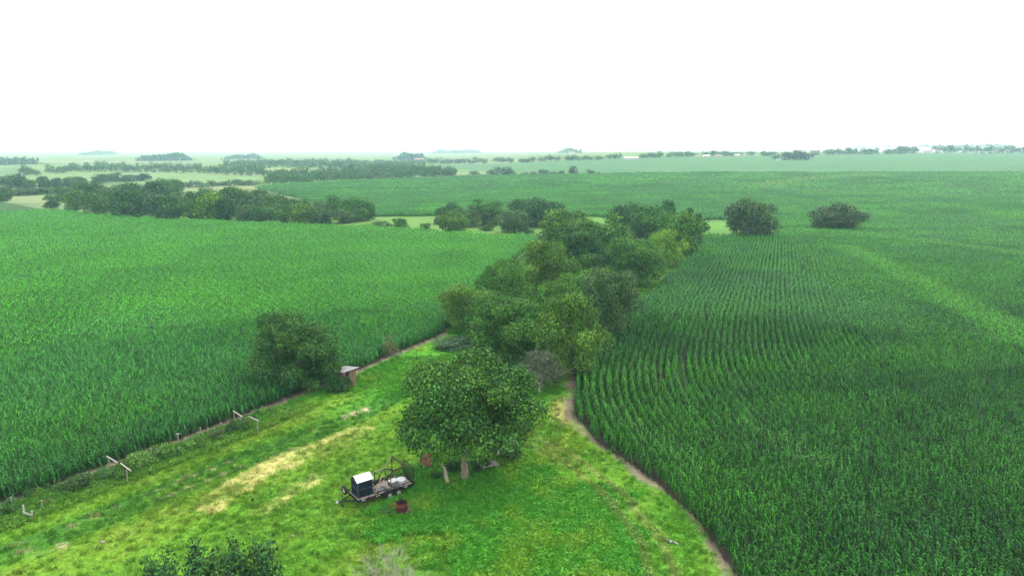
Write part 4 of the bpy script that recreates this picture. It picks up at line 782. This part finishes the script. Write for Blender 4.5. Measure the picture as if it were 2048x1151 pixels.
MB().box((-.36, 0, .45), (.09, .09, 1.0)).build('post', m_wp, o); MB().box((.36, .02, .3), (.08, .08, .7), (0, .15, 0)).build('post', m_wp, o); MB().box((0, -.06, .4), (.8, .04, .1), (0, .1, 0)).build('rail', m_wp, o); tag(o, 'white H shaped fence remnant in the grass at the left edge', 'fence remnant')
for u, v0, v1, lb in [(26, 1027, 993, 'thin grey post at the left edge behind the H remnant'), (85, 1020, 1003, 'short post right of the H remnant'), (202, 960, 940, 'dark stake right of the dense trellis bush'), (314, 915, 897, 'dark stake between two bright vines'), (357, 889, 867, 'capped post beside the soil strip'), (401, 870, 856, 'thin stake beyond the capped post'), (416, 871, 861, 'short stake nearest the dull thin vine'), (303, 918, 896, 'leaning stake left of the bright vine clump'), (442, 860, 845, 'stake left of the second white crossarm')]:
    p = gp(u, v1 + (v0 - v1)); h = max(.7, topx(u, v1, math.hypot(*p))); o = empty('trellis_stake', p[0], p[1], 0); MB().tube([(0, 0, -.1), (.02, .02, h)], .04, 6).build('stake', m_grey, o); MB().box((.02, .02, h + .02), (.12 if u != 357 else .3, .09, .05)).build('cap', m_wp if u == 357 else m_grey, o); tag(o, lb, 'stake', 'stakes of the old vine row')
for u, v, lb in [(96, 1010, 'bare twisted vine stump near the left edge'), (180, 962, 'leaning dead branch beside the dense trellis bush')]:
    b, tips = bare_tree(int(u), 1.7, .5, m_grey, 3, .05, 2); p = gp(u, v); o = empty('dead_vine', p[0], p[1], 0); b.build('branches', m_bark, o); tag(o, lb, 'dead vine', 'dead vines')
# small litter in the grass
for i, (u, v, lb, mm, cat) in enumerate([(505, 1000, 'dark stone in the mown grass left of the trailer', m_blk, 'stone'), (1342, 1085, 'pale bone-like stick near the right soil strip', m_wp, 'stick'), (585, 1073, 'small pale stone in the mown grass below the straw', m_grey, 'stone'), (862, 1112, 'small grey stone right of the bleached twigs', m_grey, 'stone'), (205, 1085, 'pale chip of wood in the left mown grass', m_wp, 'wood chip')]):
    p = gp(u, v); rr = random.Random(i); bm_ = MB(); s = .1
    bm_.lathe([(.0, -.02), (s * rr.uniform(.8, 1), .0), (s, .05), (s * .7, .09), (s * .2, .12), (0, .12)], n=9)
    if i == 1: bm_.tube([(-.3, .2, .05), (-.05, 0, .1), (.3, -.25, .06)], [.03, .05, .03], 6)
    for k, q in enumerate(bm_.v): bm_.v[k] = (q[0] * 1.5 + rr.uniform(-.02, .02), q[1] + rr.uniform(-.02, .02), q[2] + rr.uniform(-.01, .01))
    o = bm_.build('stone' if i not in (1, 4) else 'stick', mm, None, True); o.location = (p[0], p[1], .05); o.rotation_euler = (0, 0, rr.uniform(0, 3)); tag(o, lb, cat)

# ------------------------------------------------------------------ haze
m_h = bpy.data.materials.new('haze_air'); m_h.use_nodes = True; n = m_h.node_tree; n.nodes.remove(n.nodes['Principled BSDF'])
pv = n.nodes.new('ShaderNodeVolumePrincipled'); pv.inputs['Color'].default_value = (.5, .78, 1, 1); pv.inputs['Absorption Color'].default_value = (1, 1, 1, 1); pv.inputs['Density'].default_value = HAZE; pv.inputs['Anisotropy'].default_value = 0.0
n.links.new(pv.outputs[0], n.nodes['Material Output'].inputs['Volume'])
hz = MB().box((0, 0, 19.5), (32000, 32000, 43)).build('haze', m_h); tag(hz, 'pale bluish haze lying over the fields', 'haze', None, 'stuff')
